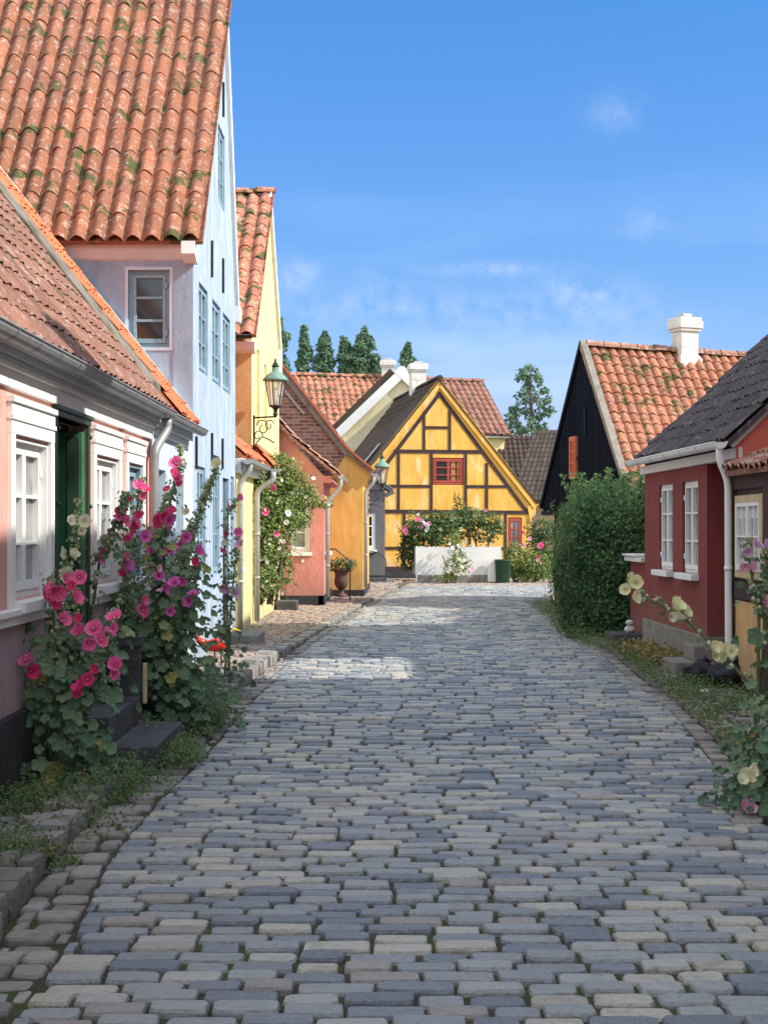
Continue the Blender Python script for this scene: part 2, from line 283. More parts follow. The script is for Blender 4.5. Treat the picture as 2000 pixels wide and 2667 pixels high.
m_dark = M('dark_interior', (.008, .01, .014), rough=1)
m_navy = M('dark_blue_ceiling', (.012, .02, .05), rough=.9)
def glass(name, c, c2=None, r=.06): return M(name, c, c2, nscale=3, rough=r, spec=1.0)
m_glass = glass('window_glass', (.012, .016, .02), (.03, .035, .04))
m_glass_mid = glass('glass_with_curtain', (.10, .11, .12), (.40, .40, .38), r=.15)
m_glass_lit = glass('lantern_glass', (.55, .52, .42), (.68, .65, .52), r=.2)
m_glass_or = glass('orange_pane_glass', (.55, .22, .14), (.6, .28, .2), r=.4)  # pane coloured a dull orange close to the frame
m_curtain = M('curtain_cloth', (.42, .16, .07), (.55, .24, .10), rough=.9)
m_ycurt = M('yellow_curtain', (.72, .55, .25), (.8, .65, .35), rough=.9)
m_lace = M('white_lace', (.7, .7, .7), rough=.9)
def leafm(name, ramp, tr=.25): return M(name, (.1, .1, .1), attr=True, ramp=ramp, rough=.55, spec=.35, trans=tr)
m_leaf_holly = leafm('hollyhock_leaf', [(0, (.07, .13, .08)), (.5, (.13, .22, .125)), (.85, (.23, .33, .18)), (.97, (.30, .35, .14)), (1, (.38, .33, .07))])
m_bud = leafm('hollyhock_bud', [(0, (.20, .28, .13)), (.6, (.38, .44, .24)), (1, (.62, .62, .44))], .1)
m_stem = leafm('green_stem', [(0, (.08, .12, .04)), (1, (.15, .17, .08))], 0)
m_leaf_hedge = leafm('hedge_leaf', [(0, (.035, .085, .045)), (.5, (.07, .16, .06)), (.85, (.13, .25, .08)), (1, (.24, .38, .10))])
m_leaf_rose = leafm('climbing_rose_leaf', [(0, (.06, .11, .03)), (.5, (.16, .24, .05)), (.85, (.30, .36, .09)), (1, (.50, .50, .20))])
m_leaf_bush = leafm('bush_leaf', [(0, (.035, .075, .025)), (.7, (.08, .15, .04)), (1, (.20, .26, .08))])
m_leaf_tree = leafm('poplar_leaf', [(0, (.06, .13, .085)), (.6, (.12, .215, .12)), (1, (.22, .34, .17))])
m_leaf_weed = leafm('weed_leaf', [(0, (.05, .09, .03)), (.6, (.10, .18, .05)), (.9, (.17, .24, .07)), (1, (.25, .2, .08))])
m_dry = leafm('dry_grass', [(0, (.12, .13, .04)), (.6, (.28, .22, .07)), (1, (.42, .32, .12))])
m_trunk = M('bark', (.07, .055, .04), (.12, .10, .08), nscale=6, rough=.95, bump=(20, .8))
def petal(name, a, b): return M(name, a, b, attr=True, ramp=[(0, tuple(k*.55 for k in a)), (.35, a), (1, b)], rough=.6, trans=.3, spec=.2)
m_pinkf = petal('pink_petal', (.78, .07, .26), (.90, .22, .46)); m_redf = petal('crimson_petal', (.68, .03, .14), (.84, .08, .26)); m_purf = petal('magenta_petal', (.60, .07, .34), (.74, .20, .50))
m_creamf = petal('cream_petal', (.74, .70, .48), (.84, .80, .60)); m_lpinkf = petal('light_pink_petal', (.75, .30, .48), (.85, .48, .62)); m_yelf = petal('pale_yellow_petal', (.78, .72, .38), (.86, .82, .52)); m_whitef = petal('white_petal', (.8, .74, .72), (.88, .84, .82)); m_mauvef = petal('mauve_petal', (.55, .33, .50), (.66, .45, .6))
# ------------------------------------------------------------------ building helpers
def clip(poly, a, b, c):   # keep a*s+b*z<=c
    o = []
    for i in range(len(poly)):
        p, q = poly[i], poly[(i+1) % len(poly)]; dp = a*p[0]+b*p[1]-c; dq = a*q[0]+b*q[1]-c
        if dp <= 1e-9: o.append(p)
        if (dp < -1e-9 and dq > 1e-9) or (dp > 1e-9 and dq < -1e-9):
            t = dp/(dp-dq); o.append((p[0]+t*(q[0]-p[0]), p[1]+t*(q[1]-p[1])))
    return o
def wall(mb, F, outline, holes=(), depth=.16, n=0.0, lip=True):
    ss = sorted({p[0] for p in outline} | {v for h in holes for v in h[:2]}); zz = sorted({p[1] for p in outline} | {v for h in holes for v in h[2:]})
    k = len(outline); area = sum(outline[i][0]*outline[(i+1) % k][1]-outline[(i+1) % k][0]*outline[i][1] for i in range(k)); sg = 1 if area > 0 else -1
    for i in range(len(ss)-1):
        for j in range(len(zz)-1):
            cs, cz = (ss[i]+ss[i+1])/2, (zz[j]+zz[j+1])/2
            if any(h[0] < cs < h[1] and h[2] < cz < h[3] for h in holes): continue
            P = [(ss[i], zz[j]), (ss[i+1], zz[j]), (ss[i+1], zz[j+1]), (ss[i], zz[j+1])]
            for e in range(k):
                p, q = outline[e], outline[(e+1) % k]; a, b = (q[1]-p[1])*sg, -(q[0]-p[0])*sg
                P = clip(P, a, b, a*p[0]+b*p[1])
                if len(P) < 3: break
            if len(P) >= 3: mb.face([F(x, n, z) for x, z in P], .5)
    for h in holes:
        s0, s1, z0, z1 = h; c = [(s0, z0), (s1, z0), (s1, z1), (s0, z1)]
        for e in range(4):
            p, q = c[e], c[(e+1) % 4]; mb.face([F(p[0], n, p[1]), F(q[0], n, q[1]), F(q[0], n-depth, q[1]), F(p[0], n-depth, p[1])], .5)
def roof(mb, E0, E1, R0, R1, tw=.21, rh=.30, amp=.032, sag=0, ns=7, thick=.05, jit=.004, flare=0, mid=None, lap=.028):
    E0, E1, R0, R1 = map(Vector, (E0, E1, R0, R1)); nw = max(2, round((E1-E0).length/tw)); nh = max(2, round(((R0-E0).length)/rh))
    N = (E1-E0).cross(R0-E0).normalized()
    if N.z < 0: N = -N
    def P(u, v, h):
        off = h-sag*math.sin(math.pi*min(max(v, 0), 1))-(0 if v > .25 or not flare else 0)
        fl = flare*max(0, (.22-v)/.22)**2+.010*math.sin(u*9.1+v*4)+.008*math.sin(v*11-u*5)
        return E0.lerp(E1, u).lerp(R0.lerp(R1, u), v)+N*(off+fl)
    prof = []
    for k in range(ns+1):
        t = k/ns; prof.append((t, amp*(math.sin(math.pi*min(t/.68, 1))*.95 if t < .68 else -.8*math.sin(math.pi*(t-.68)/.32))))
    for j in range(nh):
        base = len(mb.v); v0, v1 = j/nh, (j+1.12)/nh
        for i in range(nw):
            r = random.random(); dj = random.uniform(-jit, jit); dv = random.uniform(-.05, .05)/nh; du = random.uniform(-.03, .03); b0 = len(mb.v)
            for (v, hh) in ((v0+dv, lap*.4), (v0+dv, lap), ((v0+v1)/2, lap*.55), (min(v1, 1.0), 0)):
                for t, h in prof: mb.v.append(tuple(P(min(1, max(0, (i+t+du)/nw)), v, h+hh+dj)))
            q = ns+1
            for a in range(3):
                for k in range(ns): mb.f.append((b0+a*q+k, b0+a*q+k+1, b0+(a+1)*q+k+1, b0+(a+1)*q+k)); mb.r.append(r); mb.m.append(mb.mi)
    a = [P(0, 0, -amp*.5), P(1, 0, -amp*.5), P(1, 1, -amp*.5), P(0, 1, -amp*.5)]; b = [p-N*thick for p in a]
    mb.face(a, .5); mb.face(b[::-1], .5)
    for k in range(4): mb.face([a[k], b[k], b[(k+1) % 4], a[(k+1) % 4]], .3)
def ridge(mb, A, B, rad=.10, L=.34):
    A, B = Vector(A), Vector(B); n = max(1, round((B-A).length/L)); t = (B-A).normalized(); side = t.cross(Vector((0, 0, 1))).normalized(); up = side.cross(t)
    for i in range(n):
        p0, p1 = A.lerp(B, i/n), A.lerp(B, (i+1.08)/n); r = random.random(); dz = random.uniform(-.012, .012)
        for k in range(6):
            q = []
            for (p, rr) in ((p0, rad*1.12), (p1, rad*.95)):
                for kk in (k, k+1):
                    g = math.pi*kk/6; q.append(p+side*math.cos(g)*rr+up*(math.sin(g)*rr+dz-.02))
            mb.face([q[0], q[1], q[3], q[2]], r)
        mb.face([p0+side*math.cos(math.pi*k/6)*rad*1.12+up*(math.sin(math.pi*k/6)*rad*1.12+dz-.02) for k in range(7)], r)
def gutter(parent, pts, rad=.06, mat=None, name='gutter', seams=.55):
    mb = MB(); pts = [Vector(p) for p in pts]; A, B = pts[0], pts[-1]; t = (B-A).normalized(); side = t.cross(Vector((0, 0, 1))).normalized()
    for (ra, th) in ((rad, 1), (rad*.9, -1)):
        for k in range(8):
            g0, g1 = math.pi+math.pi*k/8, math.pi+math.pi*(k+1)/8
            o = lambda g: side*math.cos(g)*ra+Vector((0, 0, math.sin(g)*ra))
            mb.face([A+o(g0), B+o(g0), B+o(g1), A+o(g1)], .5)
    for p in (A, B): mb.face([p+side*math.cos(math.pi+math.pi*k/8)*rad+Vector((0, 0, math.sin(math.pi+math.pi*k/8)*rad)) for k in range(9)], .5)
    for sgn in (1, -1): mb.tube([A+side*rad*sgn, B+side*rad*sgn], .009, 6)
    o = mb.build(name, mat or m_zinc, parent, smooth=True)
    if seams:
        sb = MB(); n = int((B-A).length/seams)
        for i in range(1, n+1):
            p = A.lerp(B, i/(n+1))
            for k in range(8):
                g0, g1 = math.pi+math.pi*k/8, math.pi+math.pi*(k+1)/8; rr = rad*1.06
                a = [p+t*e+side*math.cos(g)*rr+Vector((0, 0, math.sin(g)*rr)) for e, g in ((-.012, g0), (.012, g0), (.012, g1), (-.012, g1))]; sb.face(a, .2)
        sb.build('bracket', m_zinc, o)
    return o
def pipe(parent, pts, rad=.04, mat=None, name='downpipe'):
    P = [Vector(pts[0])]
    for i in range(1, len(pts)-1):
        a, b, c = map(Vector, pts[i-1:i+2]); l = min(.09, (a-b).length*.4, (c-b).length*.4); p0 = b+(a-b).normalized()*l; p1 = b+(c-b).normalized()*l
        for t in (0, .35, .65, 1): P.append(p0.lerp(b, t).lerp(b.lerp(p1, t), t))
    P.append(Vector(pts[-1])); mb = MB(); mb.tube(P, rad, 12)
    for i in range(len(pts)-1):
        a, b = Vector(pts[i]), Vector(pts[i+1]); L_ = (b-a).length
        if L_ > .9:
            k = int(L_/.9)
            for j in range(1, k+1): p = a.lerp(b, j/(k+1)); d = (b-a).normalized()*.02; mb.tube([p-d, p+d], rad*1.18, 12)
    return mb.build(name, mat or m_zincl, parent, smooth=True)
def window(parent, F, s0, s1, z0, z1, rec=.09, leaves=2, rows=3, cols=1, mat=None, gl=None, fw=.05, bw=.022, sill=None, sillmat=None, curtain=None, hinge=True, name='window', lining=False, casmat=None):
    """casement window set rec behind the wall face"""
    mat = mat or m_white; gl = gl or m_glass; f = MB()
    f.box(F, s0, s0+fw, -rec-.06, -rec, z0, z1).box(F, s1-fw, s1, -rec-.06, -rec, z0, z1).box(F, s0+fw, s1-fw, -rec-.06, -rec, z1-fw, z1).box(F, s0+fw, s1-fw, -rec-.06, -rec, z0, z0+fw)
    fo = f.build(name, mat, parent, bevel=.004)
    W_ = (s1-s0-2*fw)/leaves
    if lining:
        l = MB(); l.box(F, s0, s0+.012, -rec, .004, z0, z1).box(F, s1-.012, s1, -rec, .004, z0, z1).box(F, s0+.012, s1-.012, -rec, .004, z1-.012, z1); l.build('reveal', mat, fo)
    for i in range(leaves):
        a, b = s0+fw+i*W_, s0+fw+(i+1)*W_; c = MB(); n1 = -rec+.012; n0 = -rec-.04; e = .035; a += .003; b -= .003; p, q = z0+fw+.003, z1-fw-.003
        c.box(F, a, a+e, n0, n1, p, q).box(F, b-e, b, n0, n1, p, q).box(F, a+e, b-e, n0, n1, q-e, q).box(F, a+e, b-e, n0, n1, p, p+e*1.5)
        for r in range(1, rows): zz = p+(q-p)*r/rows; c.box(F, a+e, b-e, n0, n1-.004, zz-bw/2, zz+bw/2)
        for r in range(1, cols): xx = a+(b-a)*r/cols; c.box(F, xx-bw/2, xx+bw/2, n0, n1-.007, p+e, q-e)
        if hinge:
            for zz in (p+.15*(q-p), p+.85*(q-p)): xx = a if i == 0 else b; c.box(F, xx-.02, xx+.02, n1, n1+.012, zz-.03, zz+.03)
        co = c.build('casement', casmat or mat, fo, bevel=.003)
        g = MB(); g.box(F, a+e*.5, b-e*.5, n0+.005, n0+.012, p+e*.5, q-e*.5); go = g.build('pane', gl, fo)
    if curtain:
        cm, parts = curtain; c = MB(); 
        for (u0, u1, v0, v1) in parts:
            n = 10
            for k in range(n):
                A, B = s0+(s1-s0)*(u0+(u1-u0)*k/n), s0+(s1-s0)*(u0+(u1-u0)*(k+1)/n); d0, d1 = (.006 if k % 2 else 0), (0 if k % 2 else .006)
                c.face([F(A, -rec-.026+d0, z0+(z1-z0)*v0), F(B, -rec-.026+d1, z0+(z1-z0)*v0), F(B, -rec-.026+d1, z0+(z1-z0)*v1), F(A, -rec-.026+d0, z0+(z1-z0)*v1)])
        c.build('curtain', cm, fo)
    if sill is not None:
        sb = MB(); sb.box(F, s0-.05, s1+.05, -rec, sill, z0-.07, z0-.002); sb.build('sill', sillmat or m_white, fo, bevel=.006)
    bk = MB(); bk.box(F, s0, s1, -rec-.12, -rec-.065, z0, z1)
    bk.build('backing', m_dark, fo)
    return fo
def chimney(parent, c, w_, d_, z0, z1, F, mat, base_h=.0):
    mb = MB(); cx, cy = c
    def ring(e, a, b): mb.box(F, cx-w_/2-e, cx+w_/2+e, cy-d_/2-e, cy+d_/2+e, a, b)
    h = z1-z0
    if base_h: ring(.06, z0, z0+base_h); ring(.03, z0+base_h, z0+base_h+.05); ring(0, z0+base_h+.05, z1-.28)
    else: ring(0, z0, z1-.28)
    ring(.04, z1-.28, z1-.22); ring(.07, z1-.22, z1-.07); ring(.05, z1-.07, z1)
    o = mb.build('chimney', mat, parent, bevel=.012)
    c = MB(); c.box(F, cx-w_*.28, cx+w_*.28, cy-d_*.28, cy+d_*.28, z1, z1+.09); c.build('chimney_pot', m_zincl, o, bevel=.02); return o
# ================================================================== GROUND
def lerpt(tab, d):
    if d <= tab[0][0]: return tab[0][1]
    for (a, x), (b, y) in zip(tab, tab[1:]):
        if d <= b: t = (d-a)/(b-a); return x+(y-x)*t
    return tab[-1][1]
KL = [(0, -1.42), (5.8, -1.46), (7, -1.55), (9, -1.58), (14.3, -1.44), (18.2, -1.30), (25, -.85), (31, -.42), (39, .24), (44, .75)]
KR = [(0, 1.95), (8, 2.2), (11.5, 2.5), (13.3, 2.62), (15.6, 2.74), (19.5, 2.9), (22.3, 2.75), (28, 3.2), (36, 3.9), (44, 5.2)]
kl = lambda d: lerpt(KL, d); kr = lambda d: lerpt(KR, d)
def G(x, d):
    c = .5*(kl(d)+kr(d)); return .05*(1-((x-c)/2.1)**2)*(1 if d < 40 else .4) + .022*math.sin(d*.95+1.1)*math.exp(-((d-10)/5)**2)+.010*math.sin(x*2.1+d*.7)
def stones(mb, d0, d1, xl, xr, z, pitch, lr, hgt, rough=.01, gap=.011, ang=0, zf=None, grow=1, seg8=True):
    d = d0; row = 0; solid = lr[1]-lr[0] < .03
    while d < d1:
        gk = 1+(grow-1)*min(1, max(0, (d-5.5)/8)); p = pitch*gk*(1+random.uniform(-.08, .08)); x = xl(d)-(0 if solid else random.uniform(0, lr[0])); X1 = xr(d); rowang = ang+random.uniform(-.006, .006); off = random.uniform(0, 6)
        while x < X1:
            l = random.uniform(*lr)*(1+(gk-1)*.45); a, b = max(x, xl(d)), min(x+l, X1)
            if b-a > .045:
                cx, cy = (a+b)/2, d+p/2; r = random.random(); hx, hy = (b-a)/2-gap*gk*random.uniform(.6, 1.4), p/2-gap*gk*random.uniform(.6, 1.15)
                c = min(hx, hy)*random.uniform(.18, .42); dz = random.uniform(-rough, rough); tx, ty = random.uniform(-.05, .05)*rough*30, random.uniform(-.05, .05)*rough*30
                wob = .014*math.sin(cx*2.3+d*.9)+.035*math.sin(cx*.8+d*.3)+random.uniform(-.004, .004)
                base = len(mb.v); out8 = [(-hx+c, -hy), (hx-c, -hy), (hx, -hy+c), (hx, hy-c), (hx-c, hy), (-hx+c, hy), (-hx, hy-c), (-hx, -hy+c)]
                jj = [(random.uniform(-rough, rough)*.45, random.uniform(-rough, rough)*.45) for _ in out8]
                zz = (zf or (lambda u, v: z))(cx, cy)
                for (sc, h) in ((1.0, -hgt), (1.0, -.010*hgt/.04), (.91, -.0015)):
                    for (u, v), (ju, jv) in zip(out8, jj):
                        u2, v2 = u*(sc if sc == 1 else 1-(1-sc)*.06/max(hx, .03)*.8)+ju, v*sc+jv
                        mb.v.append((cx+u2, cy+v2+wob+rowang*(cx), zz+dz+h+(tx*u2+ty*v2 if h > -.03 else 0)))
                mb.v.append((cx, cy+wob+rowang*cx, zz+dz+.003))
                for q in range(2):
                    for k in range(8): mb.f.append((base+q*8+k, base+q*8+(k+1) % 8, base+(q+1)*8+(k+1) % 8, base+(q+1)*8+k)); mb.r.append(r); mb.m.append(0)
                for k in range(8): mb.f.append((base+16+k, base+16+(k+1) % 8, base+24)); mb.r.append(r); mb.m.append(0)
            x += l
        d += p; row += 1
def sheet(xl, xr, d0, d1, zf, nd, nx, name, mat, parent=None):
    V = []; F = []
    for i in range(nd+1):
        d = d0+(d1-d0)*i/nd
        for j in range(nx+1): x = xl(d)+(xr(d)-xl(d))*j/nx; V.append((x, d, zf(x, d)))
    for i in range(nd):
        for j in range(nx): a = i*(nx+1)+j; F.append((a, a+1, a+nx+2, a+nx+1))
    o = npmesh(name, np.array(V), np.array(F), np.full(len(F), .5), mat, parent, smooth=True); return o
# base ground sheet
g = MB(); g.face([(-400, -60, -.06), (400, -60, -.06), (400, 900, -.06), (-400, 900, -.06)], .5)
tag(g.build('ground', m_ground), kind='structure')
STRIP = .27
mb = MB(); stones(mb, 3.2, 41.5, lambda d: kl(d)+STRIP*(1 if d < 16 else .6), lambda d: kr(d)-.16, 0, .119, (.16, .27), .05, rough=.010, zf=G, gap=.0082, grow=1.22)
road = mb.build('road', m_sett, smooth=False); tag(road, kind='structure')
jo = sheet(lambda d: kl(d)-.03, lambda d: kr(d)+.03, -6, 41.8, lambda x, d: G(x, d)-.022, 200, 24, 'road_joints', m_joint); tag(jo, kind='structure')
mb = MB()
stones(mb, 3.2, 41, kl, lambda d: kl(d)+STRIP*(1 if d < 16 else .6)-.005, 0, .145, (.20, .28), .05, rough=.016, zf=lambda x, d: G(x, d)-.004)
stones(mb, 3.2, 41, lambda d: kr(d)-.16, kr, 0, .17, (.14, .16), .05, rough=.012, zf=lambda x, d: G(x, d)-.004)
tag(mb.build('road_edging', m_kerb), kind='structure')
# pavements with raised rough kerb stones
HF = Fr((-2.19, 0), (.00375, 1), (1, -.00375, 0))   # left facade line
pxl = lambda d: -2.35 if d < 22 else (-2.3 if d < 30.5 else -1.45)
PZ = .085
mb = MB(); stones(mb, 3.0, 20, lambda d: kl(d)-.27, lambda d: kl(d)-.005, PZ, .20, (.25, .28), .14, rough=.022, gap=.006, zf=lambda x, d: PZ+.012+G(-1.5, d)*.5)
stones(mb, 20, 40.5, lambda d: kl(d)-.2, kl, PZ, .3, (.2, .21), .12, rough=.012, zf=lambda x, d: PZ-.03)
stones(mb, 3.0, 28, lambda d: kr(d)+.005, lambda d: kr(d)+.2, PZ, .24, (.2, .21), .12, rough=.016, gap=.006, zf=lambda x, d: PZ-.02)
tag(mb.build('kerb', m_kerb), kind='structure')
mb = MB(); stones(mb, 3, 17, pxl, lambda d: kl(d)-.28, PZ, .14, (.10, .2), .05, rough=.018, gap=.014, zf=lambda x, d: PZ-.015)
stones(mb, 3, 28, lambda d: kr(d)+.21, lambda d: 3.7, PZ, .13, (.10, .19), .05, rough=.02, gap=.014, zf=lambda x, d: PZ-.03)
tag(mb.build('rough_pavement', m_kerb), kind='structure')
mb = MB(); stones(mb, 17, 44.4, pxl, lambda d: kl(d)-.22, PZ, .13, (.10, .17), .05, rough=.012, gap=.010, zf=lambda x, d: PZ-(.03 if d > 20 else 0))
tag(mb.build('fieldstone_pavement', m_pink_cobble), kind='structure')
tag(sheet(lambda d: pxl(d)-.3, lambda d: kl(d)-.02, -6, 44.4, lambda x, d: PZ-.036-(.03 if d > 20 else 0), 90, 4, 'pavement', m_soil), kind='structure')
tag(sheet(lambda d: kr(d)+.02, lambda d: 3.9 if d < 21 else 8, -6, 30, lambda x, d: PZ-.048, 60, 4, 'right_verge', m_soil), kind='structure')
mb = MB(); stones(mb, 41.6, 47.5, lambda d: -.6, lambda d: 9, -.01, .16, (.12, .22), .03, rough=.01, gap=.012)
tag(mb.build('path', m_pink_cobble), kind='structure')
# ================================================================== LEFT PINK HOUSE
L1 = thing('pink_cottage', 'long low pink cottage with white window surrounds, green open doorway and brown tile roof', 'house', (-2.19, 4, 0))
mb = MB(); holes = [(8.89, 9.82, 1.17, 2.12), (10.07, 11.07, .37, 2.33), (11.35, 12.32, 1.17, 2.12), (12.75, 13.5, 1.17, 2.12), (5.2, 6.2, 1.17, 2.12)]
wall(mb, HF, [(2, 1.05), (14.0, 1.05), (14.0, 2.5), (2, 2.5)], holes, .14)
mb.build('wall', m_salmon, L1)
mb = MB(); wall(mb, HF, [(2, .5), (14.0, .5), (14.0, 1.05), (2, 1.05)], [(10.07, 11.07, .37, 1.05)], .14, n=.002); mb.face([HF(2, 0, 0), HF(2, -6, 0), HF(2, -6, 5), HF(2, 0, 2.5)]); mb.build('lower_wall', m_salmon_shade, L1)
mb = MB(); mb.box(HF, 2, 10.07, -.1, .045, -.05, .52).box(HF, 11.07, 14.0, -.1, .045, -.05, .52); mb.build('plinth', m_plinth, L1, bevel=.01)
mb = MB(); 
for a, b in ((2, 10.03), (11.11, 14.02)): mb.box(HF, a, b, 0, .05, 1.035, 1.09).box(HF, a, b, 0, .075, 1.09, 1.13)
mb.build('sill_band', m_white, L1, bevel=.006)
mb = MB(); mb.box(HF, 2, 14.02, -.05, .03, 2.40, 2.50).box(HF, 2, 14.05, -.05, .06, 2.50, 2.53); mb.build('frieze', m_white, L1, bevel=.005)
mb = MB(); mb.box(HF, 2, 14.25, -.1, .05, 2.53, 2.565).box(HF, 2, 14.25, -.1, .075, 2.565, 2.61).box(HF, 2, 14.25, -.1, .10, 2.61, 2.66); mb.box(HF, 14.25, 16.4, -.1, .05, 2.46, 2.52).box(HF, 14.25, 16.4, -.1, .09, 2.52, 2.6).box(HF, 14.25, 16.4, -.1, .15, 2.6, 2.66)
mb.build('cornice', m_soffit, L1, bevel=.008)
def surround(a, b, z0, z1):
    mb = MB(); e = .10
    mb.box(HF, a-e, a, 0, .03, z0, z1+.02).box(HF, b, b+e, 0, .03, z0, z1+.02)
    mb.box(HF, a-e, b+e, 0, .032, z1+.02, z1+.10).box(HF, a-e-.005, b+e+.005, 0, .042, z1+.10, z1+.13).box(HF, a-e, b+e, 0, .034, z1+.13, z1+.20).box(HF, a-e-.01, b+e+.01, 0, .05, z1+.20, z1+.235)
    for k in (a-e, b): mb.box(HF, k+.025, k+e-.025, .03, .036, z0+.03, z1)
    return mb.build('window_surround', m_white, L1, bevel=.005)
for (a, b, z0, z1), mt in zip(holes, (m_white, None, m_white, m_bluew, m_white)):
    if mt is None: continue
    surround(a, b, z0-.04, z1); window(L1, HF, a, b, z0, z1, rec=.045, leaves=2, rows=3, mat=m_white if mt is m_white else m_bluew, gl=m_glass_mid, fw=.045, sill=.10, lining=True)
# doorway
mb = MB(); a, b = 10.07, 11.07
mb.box(HF, a-.06, a, -.1, .02, .36, 2.36).box(HF, b, b+.06, -.1, .025, .36, 2.36).box(HF, a-.07, b+.07, -.1, .03, 2.33, 2.37).box(HF, a-.08, b+.08, -.1, .045, 2.37, 2.40)
for k in (a-.03, b+.03):
    for z in (1.2, 1.75, 2.25): mb.blob(HF(k, .03, z), .018)
mb.build('door_frame', m_greenf, L1, bevel=.006)
mb = MB(); mb.box(HF, b-.055, b-.01, -.95, -.01, .37, 2.28); d = mb.build('door', m_green, L1, bevel=.006)
mb = MB(); mb.box(HF, b-.075, b-.055, -.12, -.03, .40, 2.25).box(HF, b-.07, b-.055, -.86, -.2, .62, 1.2).box(HF, b-.07, b-.055, -.86, -.2, 1.35, 2.1); mb.build('door_rail', m_greenf, d, bevel=.004)
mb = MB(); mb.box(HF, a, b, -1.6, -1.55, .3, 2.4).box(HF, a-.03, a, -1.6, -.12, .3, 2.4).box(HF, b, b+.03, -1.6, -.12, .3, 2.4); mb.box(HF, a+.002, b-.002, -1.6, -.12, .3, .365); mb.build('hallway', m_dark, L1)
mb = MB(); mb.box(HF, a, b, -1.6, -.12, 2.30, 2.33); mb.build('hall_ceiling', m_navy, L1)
# pale low wing
mb = MB(); wall(mb, HF, [(14.0, 0), (17.06, 0), (17.06, 2.55), (14.0, 2.55)], [(14.4, 15.0, 1.05, 2.15), (15.7, 16.3, 1.05, 2.15)], .14, n=.006); mb.build('pale_wing_wall', m_lowblue, L1)
window(L1, HF, 14.4, 15.0, 1.05, 2.15, rec=.09, leaves=2, rows=3, mat=m_bluew, gl=m_glass_mid, fw=.035, sill=.05); window(L1, HF, 15.7, 16.3, 1.05, 2.15, rec=.09, leaves=2, rows=3, mat=m_bluew, gl=m_glass, fw=.035, sill=.05)
mb = MB(); mb.box(HF, 14.0, 17.05, 0, .04, -.05, .3); mb.build('wing_plinth', m_lowblue, L1)
# roof (flared) eave at X=-1.9
mb = MB(); ex = .13; zE = 2.70
Rn = lambda s, n, z: HF(s, n, z)
roof(mb, Rn(1, ex, zE), Rn(14.3, ex, zE), Rn(1, -3.5, zE+4.65), Rn(14.3, -3.5, zE+4.65), tw=.21, rh=.26, ns=6, amp=.02, jit=.004, lap=.016)
mb.build('roof', m_tile_brown, L1)
mb = MB(); roof(mb, Rn(15.15, ex, zE+.015), Rn(17.0, ex-.06, zE+.015), Rn(15.15, -3.5, zE+4.67), Rn(17.0, -3.56, zE+4.67), tw=.2, rh=.26, ns=6, amp=.03, lap=.02); mb.build('verge_tiles', m_tile_new, L1)
mb = MB(); mb.cur = .5
k = Vector((0, 0, .055)); a0, a1 = Rn(14.25, ex-.2, zE+.25), Rn(14.25, -3.5, zE+4.65); b0, b1 = Rn(15.16, ex-.2, zE+.25), Rn(15.16, -3.5, zE+4.65)
mb.face([a0+k, b0+k, b1+k, a1+k]); mb.face([a0-k, a0+k, a1+k, a1-k]); mb.face([b0+k, b0-k, b1-k, b1+k]); mb.face([a0-k, b0-k, b0+k, a0+k]); mb.build('mortar_band', m_mortar, L1)
mb = MB(); mb.cur = .5
fz = lambda n: zE+.015+(ex-.06-n)/(3.56+ex-.06)*4.655
mb.poly(Fr((-2.19+.0638, 17.0), (-1, 0), (0, -1, 0)), [(.0, fz(0)+.01), (0, fz(0)+.075), (3.5, fz(-3.5)+.075), (3.5, fz(-3.5)+.01)], -.07, .01); mb.build('flashing', m_white_old, L1)
# skylight on the roof
sl = Vector((-3.8, 0, 4.75)).normalized()
mb = MB()
def RP(s, t, h): return HF(s, ex-3.8*t, zE+4.75*t)+Vector((.78, 0, .62))*h
def rbox(mb, s0, s1, t0, t1, h0, h1):
    p = [RP(s, t, h) for h in (h0, h1) for t in (t0, t1) for s in (s0, s1)]
    for f in ((0, 2, 3, 1), (4, 5, 7, 6), (0, 1, 5, 4), (2, 6, 7, 3), (0, 4, 6, 2), (1, 3, 7, 5)): mb.face([p[q] for q in f], .5)
rbox(mb, 11.9, 12.5, .33, .47, 0, .1); sk = mb.build('skylight', m_zinc, L1, bevel=.01)
mb = MB(); rbox(mb, 11.95, 12.45, .345, .455, .1, .106); mb.build('pane', m_glass, sk)
# dark roof step and chimneyless back slope
mb = MB(); mb.cur = .5; mb.face([Rn(1, -3.5, zE+4.72), Rn(17, -3.5, zE+4.72), Rn(17, -7.2, 2.6), Rn(1, -7.2, 2.6)]); mb.build('back_roof', m_tile_brown, L1)
gz = 2.655
gutter(L1, [HF(1, ex+.04, gz), HF(14.15, ex+.04, gz)], .065); gutter(L1, [HF(14.2, ex+.04, gz-.015), HF(16.6, ex+.04, gz-.015)], .06)
pipe(L1, [HF(14.05, ex+.03, gz-.05), HF(14.05, ex+.03, gz-.16), HF(13.85, .07, gz-.36), HF(13.85, .07, .25)], .042, m_zinc)
